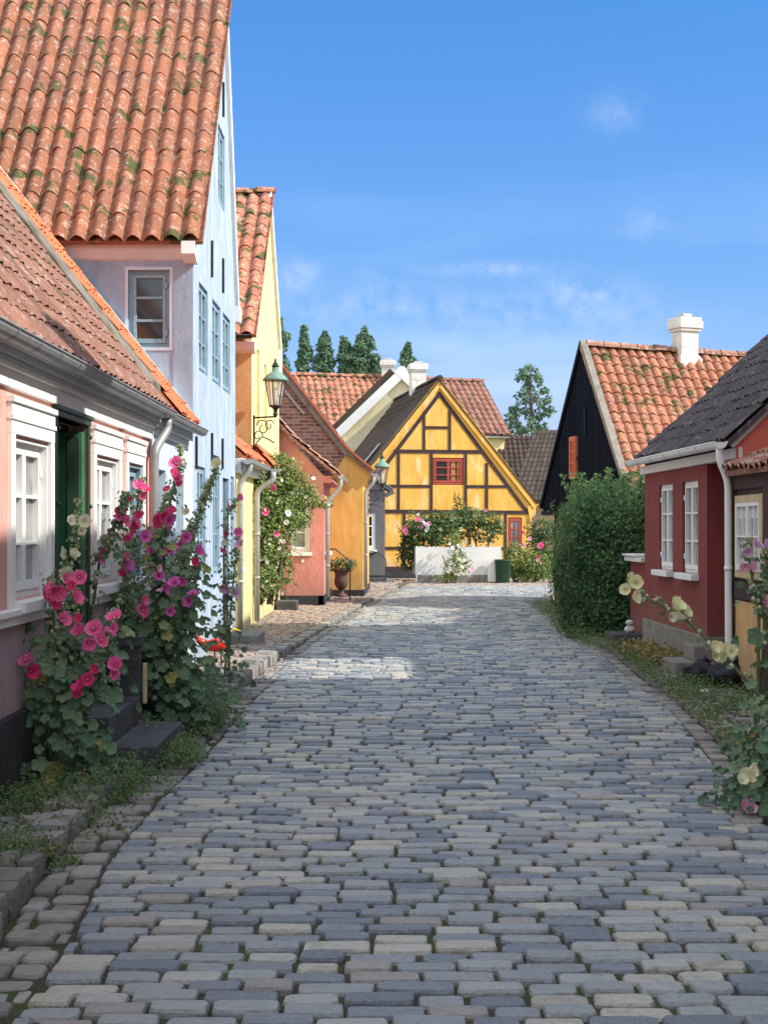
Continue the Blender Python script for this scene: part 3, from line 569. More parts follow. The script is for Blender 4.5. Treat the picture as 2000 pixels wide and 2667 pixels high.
# ================================================================== BLUE HOUSE
B1 = thing('blue_gabled_house', 'tall pale blue gabled house with steep mossy orange pantile roof above the pink cottage', 'house', (-2.15, 17, 0))
SB = Fr((-2.12, 17.08), (-1, 0), (0, -1, 0))   # side wall facing the camera, s to the left
mb = MB(); wall(mb, SB, [(0, 0), (7, 0), (7, 4.75), (0, 4.75)], [(.26, .72, 3.6, 4.46)], .13); mb.build('side_wall', m_blue_raked, B1)
mb = MB(); mb.box(SB, -.0, .22, -.02, .012, 0, 4.72); mb.build('corner_pilaster', m_blue_raked, B1)
window(B1, SB, .26, .72, 3.6, 4.46, rec=.055, leaves=1, rows=3, mat=m_bluew, fw=.045, bw=.028)
mb = MB(); e = .035
for q in ((.26-e, .26, 3.6-e, 4.46+e), (.72, .72+e, 3.6-e, 4.46+e), (.26, .72, 3.6-e, 3.6), (.26, .72, 4.46, 4.46+e)): mb.box(SB, q[0], q[1], -.01, .008, q[2], q[3])
mb.build('window_margin', m_lowblue, B1)
mb = MB(); mb.poly(Fr((-2.12, 17.08), (0, -1), (1, 0, 0)), [(-.02, 4.55), (.03, 4.58), (.09, 4.68), (.1, 4.74), (-.02, 4.74)], -7, .0); mb.build('cornice', m_soffit, B1)
GB = Fr((-2.12, 17.08), (.005, 1), (1, -.005, 0)); gl_ = 4.62
apx = 3.1; zr = 4.80+1.17*(apx+.25)
mb = MB(); gh = [(.52, 1.36, 3.4, 4.42), (1.84, 2.72, 3.4, 4.42), (3.02, 3.92, 3.4, 4.42), (2.47, 3.22, 5.75, 6.75), (.35, 1.1, 1.0, 2.3), (1.9, 2.6, 1.0, 2.5), (3.0, 3.75, .25, 2.25), (4.0, 4.45, 1.0, 2.3)]
wall(mb, GB, [(0, 0), (gl_, 0), (gl_, 4.7), (apx, zr-.05), (0, 4.75)], gh, .13)
mb.box(GB, 0, gl_, -7, -6.9, 0, 4.7, .5); mb.face([GB(gl_, 0, 0), GB(gl_, -7, 0), GB(gl_, -7, 4.7), GB(gl_, 0, 4.7)], .5)
mb.build('gable_wall', m_blue, B1)
for i, h in enumerate(gh):
    if i == 6: continue
    window(B1, GB, *h, rec=.03, leaves=2 if h[1]-h[0] > .5 else 1, rows=3, mat=m_bluew, gl=m_glass_mid, fw=.04, hinge=False)
mb = MB(); mb.box(GB, 3.0, 3.75, -.1, -.05, .25, 2.25).box(GB, 3.08, 3.67, -.05, -.03, .4, 1.1).box(GB, 3.08, 3.67, -.05, -.03, 1.25, 2.1); mb.build('door', m_teal, B1, bevel=.006)
for (s, z0, z1) in ((1.68, 4.65, 5.1), (2.92, 4.65, 5.1), (2.95, 6.95, 7.4), (.18, 2.25, 2.62), (1.68, 2.35, 2.75), (2.85, 2.35, 2.75)):
    mb = MB(); mb.box(GB, s-.013, s+.013, 0, .03, z0, z1); mb.build('wall_anchor', m_iron, B1)
mb = MB()
EZ = 4.755; vo = .13
roof(mb, (-9, 16.86, EZ), (-2.12+vo, 16.86, EZ), (-9, 17.08+apx, EZ+1.17*(apx+.24)), (-2.12+vo, 17.08+apx, EZ+1.17*(apx+.24)), tw=.208, rh=.40, ns=9, amp=.055, jit=.004, lap=.014)
mb.build('roof', m_tile, B1)
mb = MB(); rz = EZ+1.17*(apx+.24); mb.cur = .4; mb.face([(-9, 17.08+apx, rz), (-2.1, 17.08+apx, rz), (-2.1, 21.85, 4.7), (-9, 21.85, 4.7)]); mb.build('back_roof', m_tile, B1)
mb = MB(); mb.poly(GB, [(apx-.02, rz-.35), (apx+.02, rz+.03), (gl_+.16, 4.62), (gl_+.08, 4.5)], -.02, .05); mb.poly(GB, [(gl_-.02, 4.5), (gl_+.16, 4.5), (gl_+.18, 4.72), (gl_-.02, 4.72)], -.02, .07)
mb.poly(GB, [(-.22, 4.70), (.1, 5.05), (apx, rz-.02), (apx, rz-.16), (.12, 4.84), (.0, 4.6), (-.2, 4.62)], -.02, .04); mb.poly(GB, [(-.25, 4.6), (.02, 4.52), (.06, 4.72), (-.24, 4.74)], -.1, .05)
mb.build('verge_moulding', m_white, B1, bevel=.006)
# ================================================================== LOW YELLOW HOUSE between (two gutters)
Y0 = thing('low_yellow_cottage', 'low pale yellow cottage with bright orange eaves squeezed between blue gable and tall yellow house', 'house', (-2.1, 22, 0))
YF = Fr((-2.13, 21.8), (.012, 1), (1, -.012, 0))
mb = MB(); wall(mb, YF, [(0, 0), (8.2, 0), (8.2, 2.6), (0, 2.6)], [(.6, 1.3, 1, 2.1), (4.0, 4.7, 1, 2.1)], .12); mb.build('wall', m_pale, Y0)
for a in (.6, 4.0): window(Y0, YF, a, a+.7, 1, 2.1, rec=.08, leaves=2, rows=3, gl=m_glass_mid, sill=.04)
mb = MB(); roof(mb, YF(.02, .16, 2.62), YF(3.0, .16, 2.62), YF(.02, -2.6, 5.3), YF(3.0, -2.6, 5.3), ns=6); roof(mb, YF(3.05, .28, 2.6), YF(4.6, .28, 2.6), YF(3.05, -.02, 2.95), YF(4.6, -.02, 2.95), ns=6, rh=.2)
mb.build('roof', m_tile_new, Y0)
mb = MB(); mb.box(YF, 0, 3.0, 0, .1, 2.38, 2.52).box(YF, 0, 3.0, 0, .14, 2.52, 2.58).box(YF, 3.0, 4.6, 0, .16, 2.4, 2.55); mb.build('cornice', m_white, Y0, bevel=.006)
gutter(Y0, [YF(-.05, .2, 2.56), YF(2.9, .2, 2.56)], .07, m_zincl); gutter(Y0, [YF(2.95, .33, 2.54), YF(4.7, .33, 2.54)], .07, m_zincl)
pipe(Y0, [YF(.25, .2, 2.52), YF(.25, .2, 2.42), YF(.25, .06, 2.25), YF(.25, .06, .1)], .045); pipe(Y0, [YF(2.75, .33, 2.48), YF(2.75, .33, 2.36), YF(2.75, .07, 2.18), YF(2.75, .07, .1)], .045)
# ================================================================== TALL YELLOW HOUSE
Y1 = thing('tall_yellow_house', 'tall yellow gabled house with narrow red tile roof slope, right behind the blue house', 'house', (-2.1, 26, 0))
SY = Fr((-2.14, 24.85), (-1, 0), (0, -1, 0)); GY = Fr((-2.14, 24.85), (.075/5.4, 1), (1, -.014, 0))
mb = MB(); wall(mb, SY, [(0, 0), (6, 0), (6, 4.66), (0, 4.66)], [(.40, .9, 3.4, 4.3)], .1); mb.build('side_wall', m_ochre, Y1)
mb = MB(); mb.box(SY, .26, .95, .0, .04, 3.3, 4.35); mb.build('shutter', m_redw, Y1)
mb = MB(); ya = 3.1; yz = 4.72+.86*(ya+.3); wall(mb, GY, [(0, 0), (5.4, 0), (5.4, 5.3), (ya, yz), (0, 4.68)], [(.9, 1.3, 3.3, 4.6), (2.3, 2.7, 3.3, 4.5)], .1); mb.face([GY(5.4, 0, 0), GY(5.4, -6, 0), GY(5.4, -6, 5.3), GY(5.4, 0, 5.3)], .5); mb.build('gable_wall', m_pale, Y1)
for a in (.9, 2.3): mb = MB(); mb.box(GY, a, a+.4, -.09, -.05, 3.3, 4.6 if a < 1 else 4.5); mb.build('shutter', m_ochre, Y1)
mb = MB(); mb.poly(Fr((-2.14, 24.85), (0, -1), (1, 0, 0)), [(-.02, 4.4), (.12, 4.46), (.2, 4.58), (-.02, 4.62)], -6, .06); mb.poly(GY, [(ya-.1, yz-.05), (ya, yz+.07), (5.5, 5.05), (5.4, 4.2), (5.25, 4.2), (5.25, 5.1)], -.03, .06); mb.build('cornice', m_white, Y1, bevel=.005)
mb = MB(); roof(mb, (-8, 24.55, 4.68), (-2.04, 24.55, 4.68), (-8, 24.85+ya, yz+.03), (-2.0, 24.85+ya, yz+.03), ns=7, amp=.045, tw=.23, rh=.38, lap=.02); ridge(mb, (-8, 24.87+ya, yz+.06), (-2.0, 24.87+ya, yz+.06)); mb.build('roof', m_tile_red, Y1)
mb = MB(); mb.cur = .4; mb.face([(-8, 24.85+ya, yz), (-2.06, 24.85+ya, yz), (-2.06, 30.3, 5.2), (-8, 30.3, 5.2)]); mb.build('back_roof', m_tile_red, Y1)
gutter(Y1, [(-8, 24.5, 4.66), (-2.1, 24.5, 4.66)], .05, m_iron, seams=0)
# ================================================================== PINK GABLE HOUSE (middle distance)
P1 = thing('pink_gable_house', 'salmon pink house end wall with climbing rose and mottled brown roof', 'house', (-1.22, 30.5, 0))
SP = Fr((-1.20, 30.5), (-1, 0), (0, -1, 0)); FP = Fr((-1.20, 30.5), (0, 1), (1, 0, 0))
mb = MB(); wall(mb, SP, [(0, .2), (4.8, .2), (4.8, 5.2), (3.0, 5.2), (0.9, 3.6), (0, 2.62)], [(.28, .68, 1.1, 2.22)], .12); 
mb.build('end_wall', m_pink, P1)
window(P1, SP, .28, .68, 1.1, 2.22, rec=.05, leaves=1, rows=3, cols=1, fw=.05, gl=m_glass_mid, sill=.05, hinge=False)
mb = MB(); wall(mb, FP, [(0, .2), (3.75, .2), (3.75, 2.62), (0, 2.62)], [(.7, 1.4, 1.1, 2.0)], .1); mb.build('front_wall', m_pink, P1)
window(P1, FP, .7, 1.4, 1.1, 2.0, rec=.05, sill=.12, hinge=False)
mb = MB(); mb.box(SP, 0, 4.8, -.1, .03, -.05, .24).box(FP, -.03, 3.75, -.1, .03, -.05, .24); mb.build('plinth', m_plinth, P1)
mb = MB(); roof(mb, (-.92, 30.38, 2.68), (-.92, 34.2, 2.68), (-1.85, 30.38, 3.45), (-1.85, 34.2, 3.45), ns=6, amp=.025, rh=.22); roof(mb, (-1.83, 30.38, 3.44), (-1.83, 34.2, 3.44), (-4.2, 30.38, 6.1), (-4.2, 34.2, 6.1), ns=6, amp=.025, rh=.22); mb.build('roof', m_tile_mott, P1)
mb = MB(); vg = [(.30, 2.60), (-.6, 3.38), (-3.0, 6.05)]
mb.beam(SP, (-.28, 2.62), (.65, 3.39), .06, .0, .1); mb.beam(SP, (.63, 3.37), (3.0, 6.03), .06, .0, .1); mb.build('bargeboard', m_redw, P1)
mb = MB(); mb.box(FP, 0, 3.75, 0, .16, 2.48, 2.62); mb.build('cornice', m_pink, P1)
gutter(P1, [(-.86, 30.4, 2.62), (-.86, 34.15, 2.62)], .06, m_zincl, seams=0)
pipe(P1, [(-.86, 30.6, 2.58), (-.86, 30.6, 2.4), (-1.12, 30.6, 2.1), (-1.12, 30.6, .2)], .04, m_zincl)
# ================================================================== ORANGE HOUSE
O1 = thing('orange_end_house', 'bright ochre orange house end with grey downpipe and black plinth beyond the pink gable', 'house', (-.46, 34.3, 0))
SO = Fr((-.47, 34.3), (-1, 0), (0, -1, 0)); FO = Fr((-.47, 34.3), (.02, 1), (1, -.02, 0))
A = [W(972, 1228, 34.2), W(905, 1172, 34.2), W(730, 948, 34.2)]
s_ = lambda p: (-(p[0]+.47), p[2])
sA = [s_(p) for p in A]
mb = MB(); wall(mb, SO, [(0, .15), (.40, .15), (.40, sA[1][1]-.05), (sA[1][0], sA[1][1]-.07), (0, sA[0][1]+.08)], [], .1); mb.poly(SO, [(0, 2.5), (0, 2.95), (-.2, 2.82), (-.18, 2.7)], -.1, 0); mb.poly(SO, [(.38, .15), (1.3, .15), (1.3, 2.2), (.62, 2.82), (.38, 3.24)], -.02, .004); mb.build('end_wall', m_orange, O1)
mb = MB(); wall(mb, SO, [(.38, .15), (5, .15), (5, 6.3), (sA[2][0], sA[2][1]-.05), (.38, sA[1][1]-.02)], [], .1); mb.build('brick_gable', m_oldbrick, O1)
mb = MB(); wall(mb, FO, [(0, .15), (4.5, .15), (4.5, 2.7), (0, 2.7)], [], .1); mb.build('front_wall', m_orange, O1)
mb = MB(); mb.box(SO, 0, 5, -.1, .03, -.05, .2).box(FO, -.03, 4.5, -.1, .03, -.05, .2); mb.build('plinth', m_plinth, O1)
mb = MB(); 
for (p, q) in ((A[0], A[1]), (A[1], A[2])):
    roof(mb, p, (p[0]+.1, 39, p[2]), q, (q[0]+.1, 39, q[2]), ns=5, amp=.025, rh=.24)
mb.build('roof', m_tile_dark, O1)
mb = MB()
mb.beam(SO, (s_(A[0])[0], s_(A[0])[1]-.03), (s_(A[1])[0], s_(A[1])[1]-.03), .09, 0, .10); mb.beam(SO, (s_(A[1])[0]-.02, s_(A[1])[1]-.09), (s_(A[2])[0], s_(A[2])[1]-.09), .17, 0, .102); mb.build('verge_mortar', m_stone, O1)
mb = MB(); mb.beam(SO, (s_(A[0])[0], s_(A[0])[1]+.04), (s_(A[1])[0], s_(A[1])[1]+.04), .04, 0, .16); mb.beam(SO, (s_(A[1])[0], s_(A[1])[1]+.04), (s_(A[2])[0], s_(A[2])[1]+.04), .04, 0, .16); mb.build('verge_tiles', m_tile_new, O1)
mb = MB(); mb.beam(SO, (1.3, 4.12), (2.9, 6.0), .05, .0, .06); mb.build('lead_flashing', m_zincl, O1)
gutter(O1, [(-.24, 34.2, 2.80), (-.15, 38.6, 2.80)], .06, m_zincl, seams=0)
pipe(O1, [(-.24, 34.5, 2.74), (-.24, 34.5, 2.6), (-.41, 34.5, 2.42), (-.41, 34.5, .25)], .045, m_zincl)
# ================================================================== GREY HOUSE
G1 = thing('grey_house', 'small dark grey house front with a white six pane window and steps', 'house', (-.2, 44, 0))
SG = Fr((.03, 44), (-1, 0), (0, -1, 0))
mb = MB(); wall(mb, SG, [(0, .1), (3.2, .1), (3.2, 5.1), (0, 2.72)], [(.28, .82, .95, 2.0)], .1); mb.face([SG(0, 0, 0), SG(0, -4, 0), SG(0, -4, 2.9), SG(0, 0, 2.9)], .5); mb.build('wall', m_greywall, G1)
window(G1, SG, .28, .82, .95, 2.0, rec=.03, leaves=1, rows=3, cols=2, fw=.06, bw=.035, sill=.2, hinge=False)
mb = MB(); roof(mb, (.24, 43.9, 2.66), (.24, 48, 2.66), (-2.0, 43.9, 4.3), (-2.0, 48, 4.3), ns=5, amp=.02); mb.beam(SG, (-.25, 2.62), (0, 2.5), .12, -.2, .05); mb.build('roof', m_greywall, G1)
mb = MB(); mb.box(SG, 0, 3.2, -.05, .03, -.05, .22); mb.build('plinth', m_plinth, G1)
st = thing('entrance_steps', 'dark steps with a thin curved iron handrail before the grey house', 'steps', (0, 43.5, 0))
mb = MB(); mb.box(SG, -.05, .9, .2, .7, -.02, .16).box(SG, -.25, .9, .7, 1.1, -.02, .08); mb.build('step', m_step, st, bevel=.01)
mb = MB(); mb.tube([SG(.55, .3, .95), SG(.2, .6, .88), SG(-.02, .9, .7), SG(-.02, .9, .1)], .014, 8); mb.build('handrail', m_iron, st)
# ================================================================== TIMBERED YELLOW HOUSE
T1 = thing('half_timbered_house', 'yellow half-timbered gable house with dark beams and red windows facing down the street', 'house', (1.8, 50, 0))
dT = Vector((.988, .156, 0)); TF = Fr((1.8, 50), dT, (.156, -.988, 0)); back = Vector((-.156, .988, 0))
hw = 3.05
mb = MB(); th = [(-.22, .81, 2.98, 3.86), (2.28, 2.76, .9, 1.92)]
wall(mb, TF, [(-hw, 0), (hw, 0), (hw, 2.3), (0, 6.25), (-hw, 2.3)], th, .1)
mb.face([TF(hw, 0, 0), TF(hw, -9, 0), TF(hw, -9, 2.3), TF(hw, 0, 2.3)], .5); mb.face([TF(-hw, 0, 0), TF(-hw, -9, 0), TF(-hw, -9, 2.3), TF(-hw, 0, 2.3)], .5); mb.face([TF(-hw, -9, 0), TF(hw, -9, 0), TF(hw, -9, 2.3), TF(0, -9, 6.25), TF(-hw, -9, 2.3)], .5)
mb.poly(TF, [(hw-.12, 2.3), (hw-.02, 1.75), (hw+.18, 2.25), (hw+.12, 2.3)], -.2, .05)
mb.build('gable_wall', m_timberwall, T1)
mb = MB(); mb.box(TF, -3.08, 3.08, -.1, .04, -.05, .19); mb.build('plinth', m_plinth, T1)
B = [((-.03, 5.98), (2.92, 2.10)), ((.03, 5.98), (-2.92, 2.10)), ((-.49, 4.84), (.34, 4.84)), ((-1.5, 4.06), (1.48, 4.06)), ((-2.3, 2.93), (-.25, 2.93)), ((.86, 2.93), (2.28, 2.93)), ((-3.0, 2.12), (3.0, 2.08)), ((-3.0, .92), (-1.16, .92)), ((-1.16, .92), (2.2, .9)), ((-3.0, .26), (3.0, .26)),
     ((-.51, 5.28), (-.51, 4.06)), ((.34, 5.42), (.34, 4.06)), ((-1.35, 4.06), (-1.35, 2.12)), ((-.27, 4.06), (-.27, 2.12)), ((.87, 4.06), (.87, 2.12)), ((1.57, 3.7), (1.57, 2.1)), ((-1.16, 2.1), (-1.16, .26)), ((-.26, 2.1), (-.26, .26)), ((2.20, 2.05), (2.20, .26)), ((1.0, 2.05), (1.0, .26)), ((-2.2, 2.1), (-2.2, .26)), ((-2.2, 3.0), (-2.2, 2.12))]
for k, (a, b) in enumerate(B):
    mb = MB(); mb.beam(TF, a, b, .12 if k in (0, 1, 3, 6, 9) else .092, -.03, .018+.0012*(k % 9)+(.003 if a[0] == b[0] else 0)); mb.build('timber_beam', m_timber, T1)
window(T1, TF, -.20, .79, 3.0, 3.84, rec=.02, leaves=2, rows=3, mat=m_redw, fw=.06, bw=.03, curtain=(m_curtain, [(.60, .74, .1, .9), (.80, .9, .1, .95)]), hinge=False)
window(T1, TF, 2.30, 2.76, .92, 1.90, rec=.02, leaves=1, rows=3, cols=2, mat=m_redw, fw=.06, gl=m_glass_mid, hinge=False)
def tz(s): return 6.42-1.27*abs(s) if abs(s) < 2.7 else 6.42-1.27*2.7-(abs(s)-2.7)*.95
for sg in (-1, 1):
    mb = MB(); e = 3.28; zr_ = 6.45; ze = 2.38
    roof(mb, TF(sg*e, .09, ze) if sg > 0 else TF(sg*e, -9.1, ze), TF(sg*e, -9.1, ze) if sg > 0 else TF(sg*e, .09, ze), TF(0, .09, zr_) if sg > 0 else TF(0, -9.1, zr_), TF(0, -9.1, zr_) if sg > 0 else TF(0, .09, zr_), ns=5, sag=.07, amp=.03)
    mb.build('roof', m_tile_black, T1)
    mb = MB(); mb.beam(TF, (sg*3.22, 2.28), (0, 6.30), .20, .03, .075); mb.build('bargeboard', m_timberwall, T1)
mb = MB(); ridge(mb, TF(0, .09, 6.46), TF(0, -9.1, 6.46)); mb.build('ridge_tiles', m_tile_black, T1)
chimney(T1, (.04, -4.2), .52, .5, 5.9, 7.35, TF, m_white_old)
mb = MB(); rr_ = TF(-2.3, -.8, 3.7); mb.beam(Fr((rr_.x, rr_.y), (back.x, back.y), (-.988, -.156, 0)), (0, 0), (0, 0.001), .001, 0, .001)
pipe(T1, [TF(3.2, -.1, 2.2), TF(3.2, -.1, 2.0), TF(3.1, -.2, 1.8), TF(3.1, -.2, 0)], .04, m_zincl)
mb = MB(); 
p0, p1 = TF(-2.25, -.5, 3.72), TF(-1.75, -1.6, 4.35); up = TF(-2.25, -.5, 3.72)
mb.face([TF(-2.35, -1.2, 3.62), TF(-2.35, -1.7, 3.62), TF(-1.75, -1.7, 4.36), TF(-1.75, -1.2, 4.36)], .5)
for q in mb.v: pass
mb.v = [(v[0], v[1], v[2]+.03) for v in mb.v]; mb.build('skylight', m_zincl, T1)
# ================================================================== LONG CREAM HOUSE BEHIND
C1 = thing('long_cream_house', 'long cream house with red-brown pantile roof and white-edged cross gable behind the timbered house', 'house', (1, 60, 0))
CF = Fr((-6, 59.4), (.985, .17), (.17, -.985, 0))
mb = MB(); wall(mb, CF, [(-6, 0), (10.95, 0), (10.95, 5.4), (-6, 5.4)], [], .1); mb.face([CF(10.95, 0, 0), CF(10.95, -5, 0), CF(10.95, -5, 5.4), CF(10.95, -2.8, 7.4), CF(10.95, 0, 5.4)], .5); mb.build('wall', m_pale, C1)
mb = MB(); roof(mb, CF(-6, .25, 5.45), CF(6.6, .25, 5.35), CF(-6, -3.0, 7.85), CF(6.6, -3.0, 7.8), tw=.27, rh=.38, ns=6, amp=.05); ridge(mb, CF(-6, -3, 7.87), CF(6.6, -3, 7.82), .12, .45); mb.build('roof', m_tile_red, C1)
mb = MB(); roof(mb, CF(6.6, .25, 5.35), CF(11.2, .25, 5.25), CF(6.6, -3.0, 7.78), CF(10.8, -3.0, 7.68), tw=.27, rh=.38, ns=6, amp=.05); ridge(mb, CF(6.6, -3, 7.80), CF(10.8, -3, 7.70), .12, .45); mb.build('roof', m_tile_dred, C1)
mb = MB(); mb.box(CF, -6, 11.1, 0, .2, 5.16, 5.30); mb.build('cornice', m_white, C1)
pipe(C1, [CF(9.9, .3, 5.1), CF(9.9, .3, 4.6), CF(10.5, .1, 4.45), CF(10.5, .1, 0)], .06, m_zincl)
gx, gzz = (1046-1000)/4000*58.6, 1.6+(1373-968)/4000*58.6
CG = Fr((gx, 58.6), (1, 0), (0, -1, 0)); hwg = 2.45
mb = MB(); wall(mb, CG, [(-hwg, 0), (hwg, 0), (hwg, gzz-2.42), (0, gzz-.05), (-hwg, gzz-2.42)], [], .1); mb.face([CG(-hwg, 0, 0), CG(-hwg, -2.5, 0), CG(-hwg, -2.5, 5), CG(-hwg, 0, 5)], .5); mb.build('cross_gable_wall', m_cream, C1)
for sg in (-1, 1):
    mb = MB(); mb.beam(CG, (sg*(hwg+.1), gzz-2.5), (sg*-.17, gzz+.10), .34, 0, .16+.004*sg); mb.build('cornice', m_white, C1)
    if sg < 0: mb = MB(); mb.beam(CG, (-(hwg+.40), gzz-2.45), (-.35, gzz+.02), .26, -.3, .03); mb.build('verge_tiles', m_tile_black, C1)
    mb = MB(); 
    if sg < 0: roof(mb, CG(-hwg-.25, -4, gzz-2.42), CG(-hwg-.25, .1, gzz-2.42), CG(0, -4, gzz+.12), CG(0, .1, gzz+.12), ns=5)
    else: roof(mb, CG(hwg+.2, .1, gzz-2.4), CG(hwg+.2, -4, gzz-2.4), CG(0, .1, gzz+.12), CG(0, -4, gzz+.12), ns=5)
    mb.build('cross_gable_roof', m_tile_black, C1)
chx = (1010-1000)/4000*62.5
chimney(C1, (chx, 63.2), .52, .5, 7.2, 8.45, Fr((0, 0), (1, 0), (0, 1, 0)), m_white_old)
# ================================================================== DARK ROOFED HOUSE (right, far)
D1 = thing('dark_roofed_house', 'low house under a dark mossy roof between the timbered house and black barn', 'house', (6, 57, 0))
DF = Fr((4.2, 56), (1, .05), (.05, -1, 0))
mb = MB(); wall(mb, DF, [(0, 0), (7, 0), (7, 2.6), (0, 2.6)], [(3.0, 3.5, .8, 1.8)], .1); mb.build('wall', m_brick, D1)
mb = MB(); roof(mb, DF(.35, .2, 2.55), DF(7, .2, 2.55), DF(1.75, -3.2, 5.35), DF(7, -3.2, 5.45), ns=5, amp=.02, tw=.2, lap=.02); mb.build('roof', m_tile_mossy, D1)
mb = MB(); roof(mb, DF(.5, -3.3, 3.2), DF(2.6, -3.3, 3.2), DF(.65, -6, 5.3), DF(2.6, -6, 5.3), ns=5, amp=.03); mb.build('side_roof', m_tile_black, D1)
# ================================================================== BLACK BARN
K1 = thing('black_boarded_barn', 'barn with tall black boarded gable, orange pantile roof and big white chimney', 'barn', (4.6, 28.5, 0))
th_ = math.radians(10); gdir = (-math.sin(th_), math.cos(th_)); Da = 31.0; Xa = .1295*Da; hwk = 2.85
KF = Fr((Xa, Da), gdir, (-math.cos(th_), -math.sin(th_), 0)); zA = 1.6+473/4000*Da
zk = lambda s: zA-(zA-2.15)*abs(s)/hwk
n = 44
mb = MB()
for i in range(n):
    a, b = -hwk+2*hwk*i/n, -hwk+2*hwk*(i+1)/n; r = random.random()
    mb.poly(KF, [(a, 1.95), (b, 1.95), (b, zk(b)), (a, zk(a))], -.03, 0, r)
    mb.box(KF, b-.02, b+.02, 0, .022, 1.95, zk(b)-.03, r)
mb.build('boarded_gable', m_black, K1)
mb = MB(); mb.box(KF, hwk*-1, hwk, -.02, .07, 1.86, 1.95).box(KF, -.32, -.2, 0, .06, 3.4, 4.0).box(KF, .3, .42, 0, .05, 3.0, 3.03); mb.build('boarded_trim', m_black, K1)
for sg in (-1, 1):
    mb = MB(); mb.beam(KF, (sg*(hwk+.12), 2.05), (0, zA+.07), .10, -.06, .07); mb.build('bargeboard', m_stone if sg < 0 else m_black, K1)
window(K1, KF, .36, .80, 2.60, 3.46, rec=-.06, leaves=1, rows=3, cols=2, mat=M('orange_red_frame', (.52, .15, .085), rough=.6), fw=.06, bw=.03, gl=m_glass_or, hinge=False)
mb = MB(); KL2 = Fr(KF(0, -.25, 0), gdir, (-math.cos(th_), -math.sin(th_), 0)); mb.box(KL2, -hwk, hwk, -.2, 0, 0, 1.9); mb.face([KF(-hwk, -.3, 0), KF(-hwk, -9, 0), KF(-hwk, -9, 2.2), KF(-hwk, -.3, 2.2)]); mb.face([KF(hwk, -.3, 0), KF(hwk, -9, 0), KF(hwk, -9, 2.2), KF(hwk, -.3, 2.2)]); mb.build('ground_floor_wall', m_white_old, K1)
mb = MB()
for s in np.linspace(-hwk+.1, hwk-.1, 7): mb.box(KL2, s-.07, s+.07, -.02, .03, 0, 1.9)
mb.box(KL2, -hwk, hwk, -.02, .026, 1.0, 1.14).box(KL2, -hwk, hwk, -.02, .028, .1, .25); mb.box(KL2, 1.9, 2.75, -.02, .05, 0, 1.9); mb.build('ground_floor_timber', m_timber, K1)
mb = MB(); roof(mb, KF(-hwk-.2, .06, 1.98), KF(-hwk-.2, -9.0, 1.8), KF(0, .06, zA+.02), KF(0, -9.0, zA-.42), tw=.195, rh=.29, ns=7, amp=.035, sag=.03, jit=.005); mb.build('roof', m_tile_barn, K1)
mb = MB(); ridge(mb, KF(0, -.05, zA+.02), KF(0, -9, zA-.42), .11, .36); mb.build('ridge_tiles', m_tile_mott, K1)
mb = MB(); mb.cur = .4; mb.face([KF(hwk+.15, .06, 2.0), KF(hwk+.15, -9, 1.9), KF(0, -9, zA-.42), KF(0, .06, zA)]); mb.build('back_roof', m_tile_barn, K1)
ck = Fr(KF(-.02, -2.15, 0), (.92, .39), (-.39, .92, 0))
chimney(K1, (0, 0), .41, .36, zA-.85, 5.86, ck, m_white_old, base_h=.62)
# ================================================================== RED HOUSE
R1 = thing('oxblood_red_house', 'dark red house with two tall white windows, white downpipe and blackish tile roof', 'house', (3.45, 18, 0))
RF = Fr((3.465, 16.5), (-.027, 1), (-1, -.027, 0)); rl = 3.4
mb = MB(); rh_ = [(.42, 1.2, 1.08, 2.12), (1.72, 2.5, 1.08, 2.12)]
wall(mb, RF, [(0, .42), (rl, .42), (rl, 2.36), (0, 2.36)], rh_, .17)
FC = Fr((3.465, 16.5), (1, 0), (0, -1, 0)); mb.face([FC(0, 0, .42), FC(.6, 0, .42), FC(.6, 0, 2.4), FC(0, 0, 2.4)], .5)
mb.face([RF(rl, 0, 0), RF(rl, -4.3, 0), RF(rl, -4.3, 2.4), RF(rl, -2.1, 4.5), RF(rl, 0, 2.4)], .5)
mb.face([(3.8, 14.9, .3), (3.8, 16.5, .3), (3.8, 16.5, 2.4), (3.8, 14.9, 2.4)], .5)
mb.build('wall', m_red, R1)
for h in rh_: window(R1, RF, *h, rec=.035, leaves=2, rows=3, fw=.04, gl=m_glass_mid, sill=.09, curtain=(m_ycurt, [(.12, .34, .06, .93)]))
mb = MB(); mb.box(RF, -.0, rl, -.1, .03, -.03, .42).box(FC, 0, .5, -.1, .02, -.03, .42); mb.build('plinth', m_stone, R1, bevel=.012)
mb = MB(); mb.box(RF, -1.55, rl+.02, -.05, .06, 2.28, 2.38); mb.build('cornice', m_white, R1)
mb = MB(); roof(mb, (3.30, 14.85, 2.44), (3.26, 19.95, 2.48), (5.6, 14.85, 4.6), (5.6, 19.95, 4.66), ns=7, amp=.03, rh=.24, lap=.018, jit=.008); mb.build('roof', m_tile_dark, R1)
mb = MB(); mb.cur = .4; mb.face([(5.6, 14.85, 4.6), (5.6, 19.95, 4.66), (7.8, 19.95, 2.4), (7.8, 14.85, 2.4)]); mb.build('back_roof', m_tile_dark, R1)
CW = Fr((3.42, 14.95), (1, 0), (0, -1, 0)); mb = MB(); wall(mb, CW, [(0, 0), (4.3, 0), (4.3, 2.4), (2.16, 4.5), (0, 2.40)]); mb.build('gable_wall', m_coral, R1)
mb = MB(); mb.beam(CW, (-.05, 2.39), (2.18, 4.55), .05, 0, .05); mb.build('verge', m_white_old, R1)
gutter(R1, [(3.24, 14.8, 2.42), (3.20, 20.0, 2.45)], .065, m_white, seams=.9)
pipe(R1, [(3.24, 14.86, 2.40), (3.24, 14.86, 2.25), (3.33, 14.88, 2.05), (3.33, 14.86, .35), (3.2, 14.8, .12)], .036, m_white)
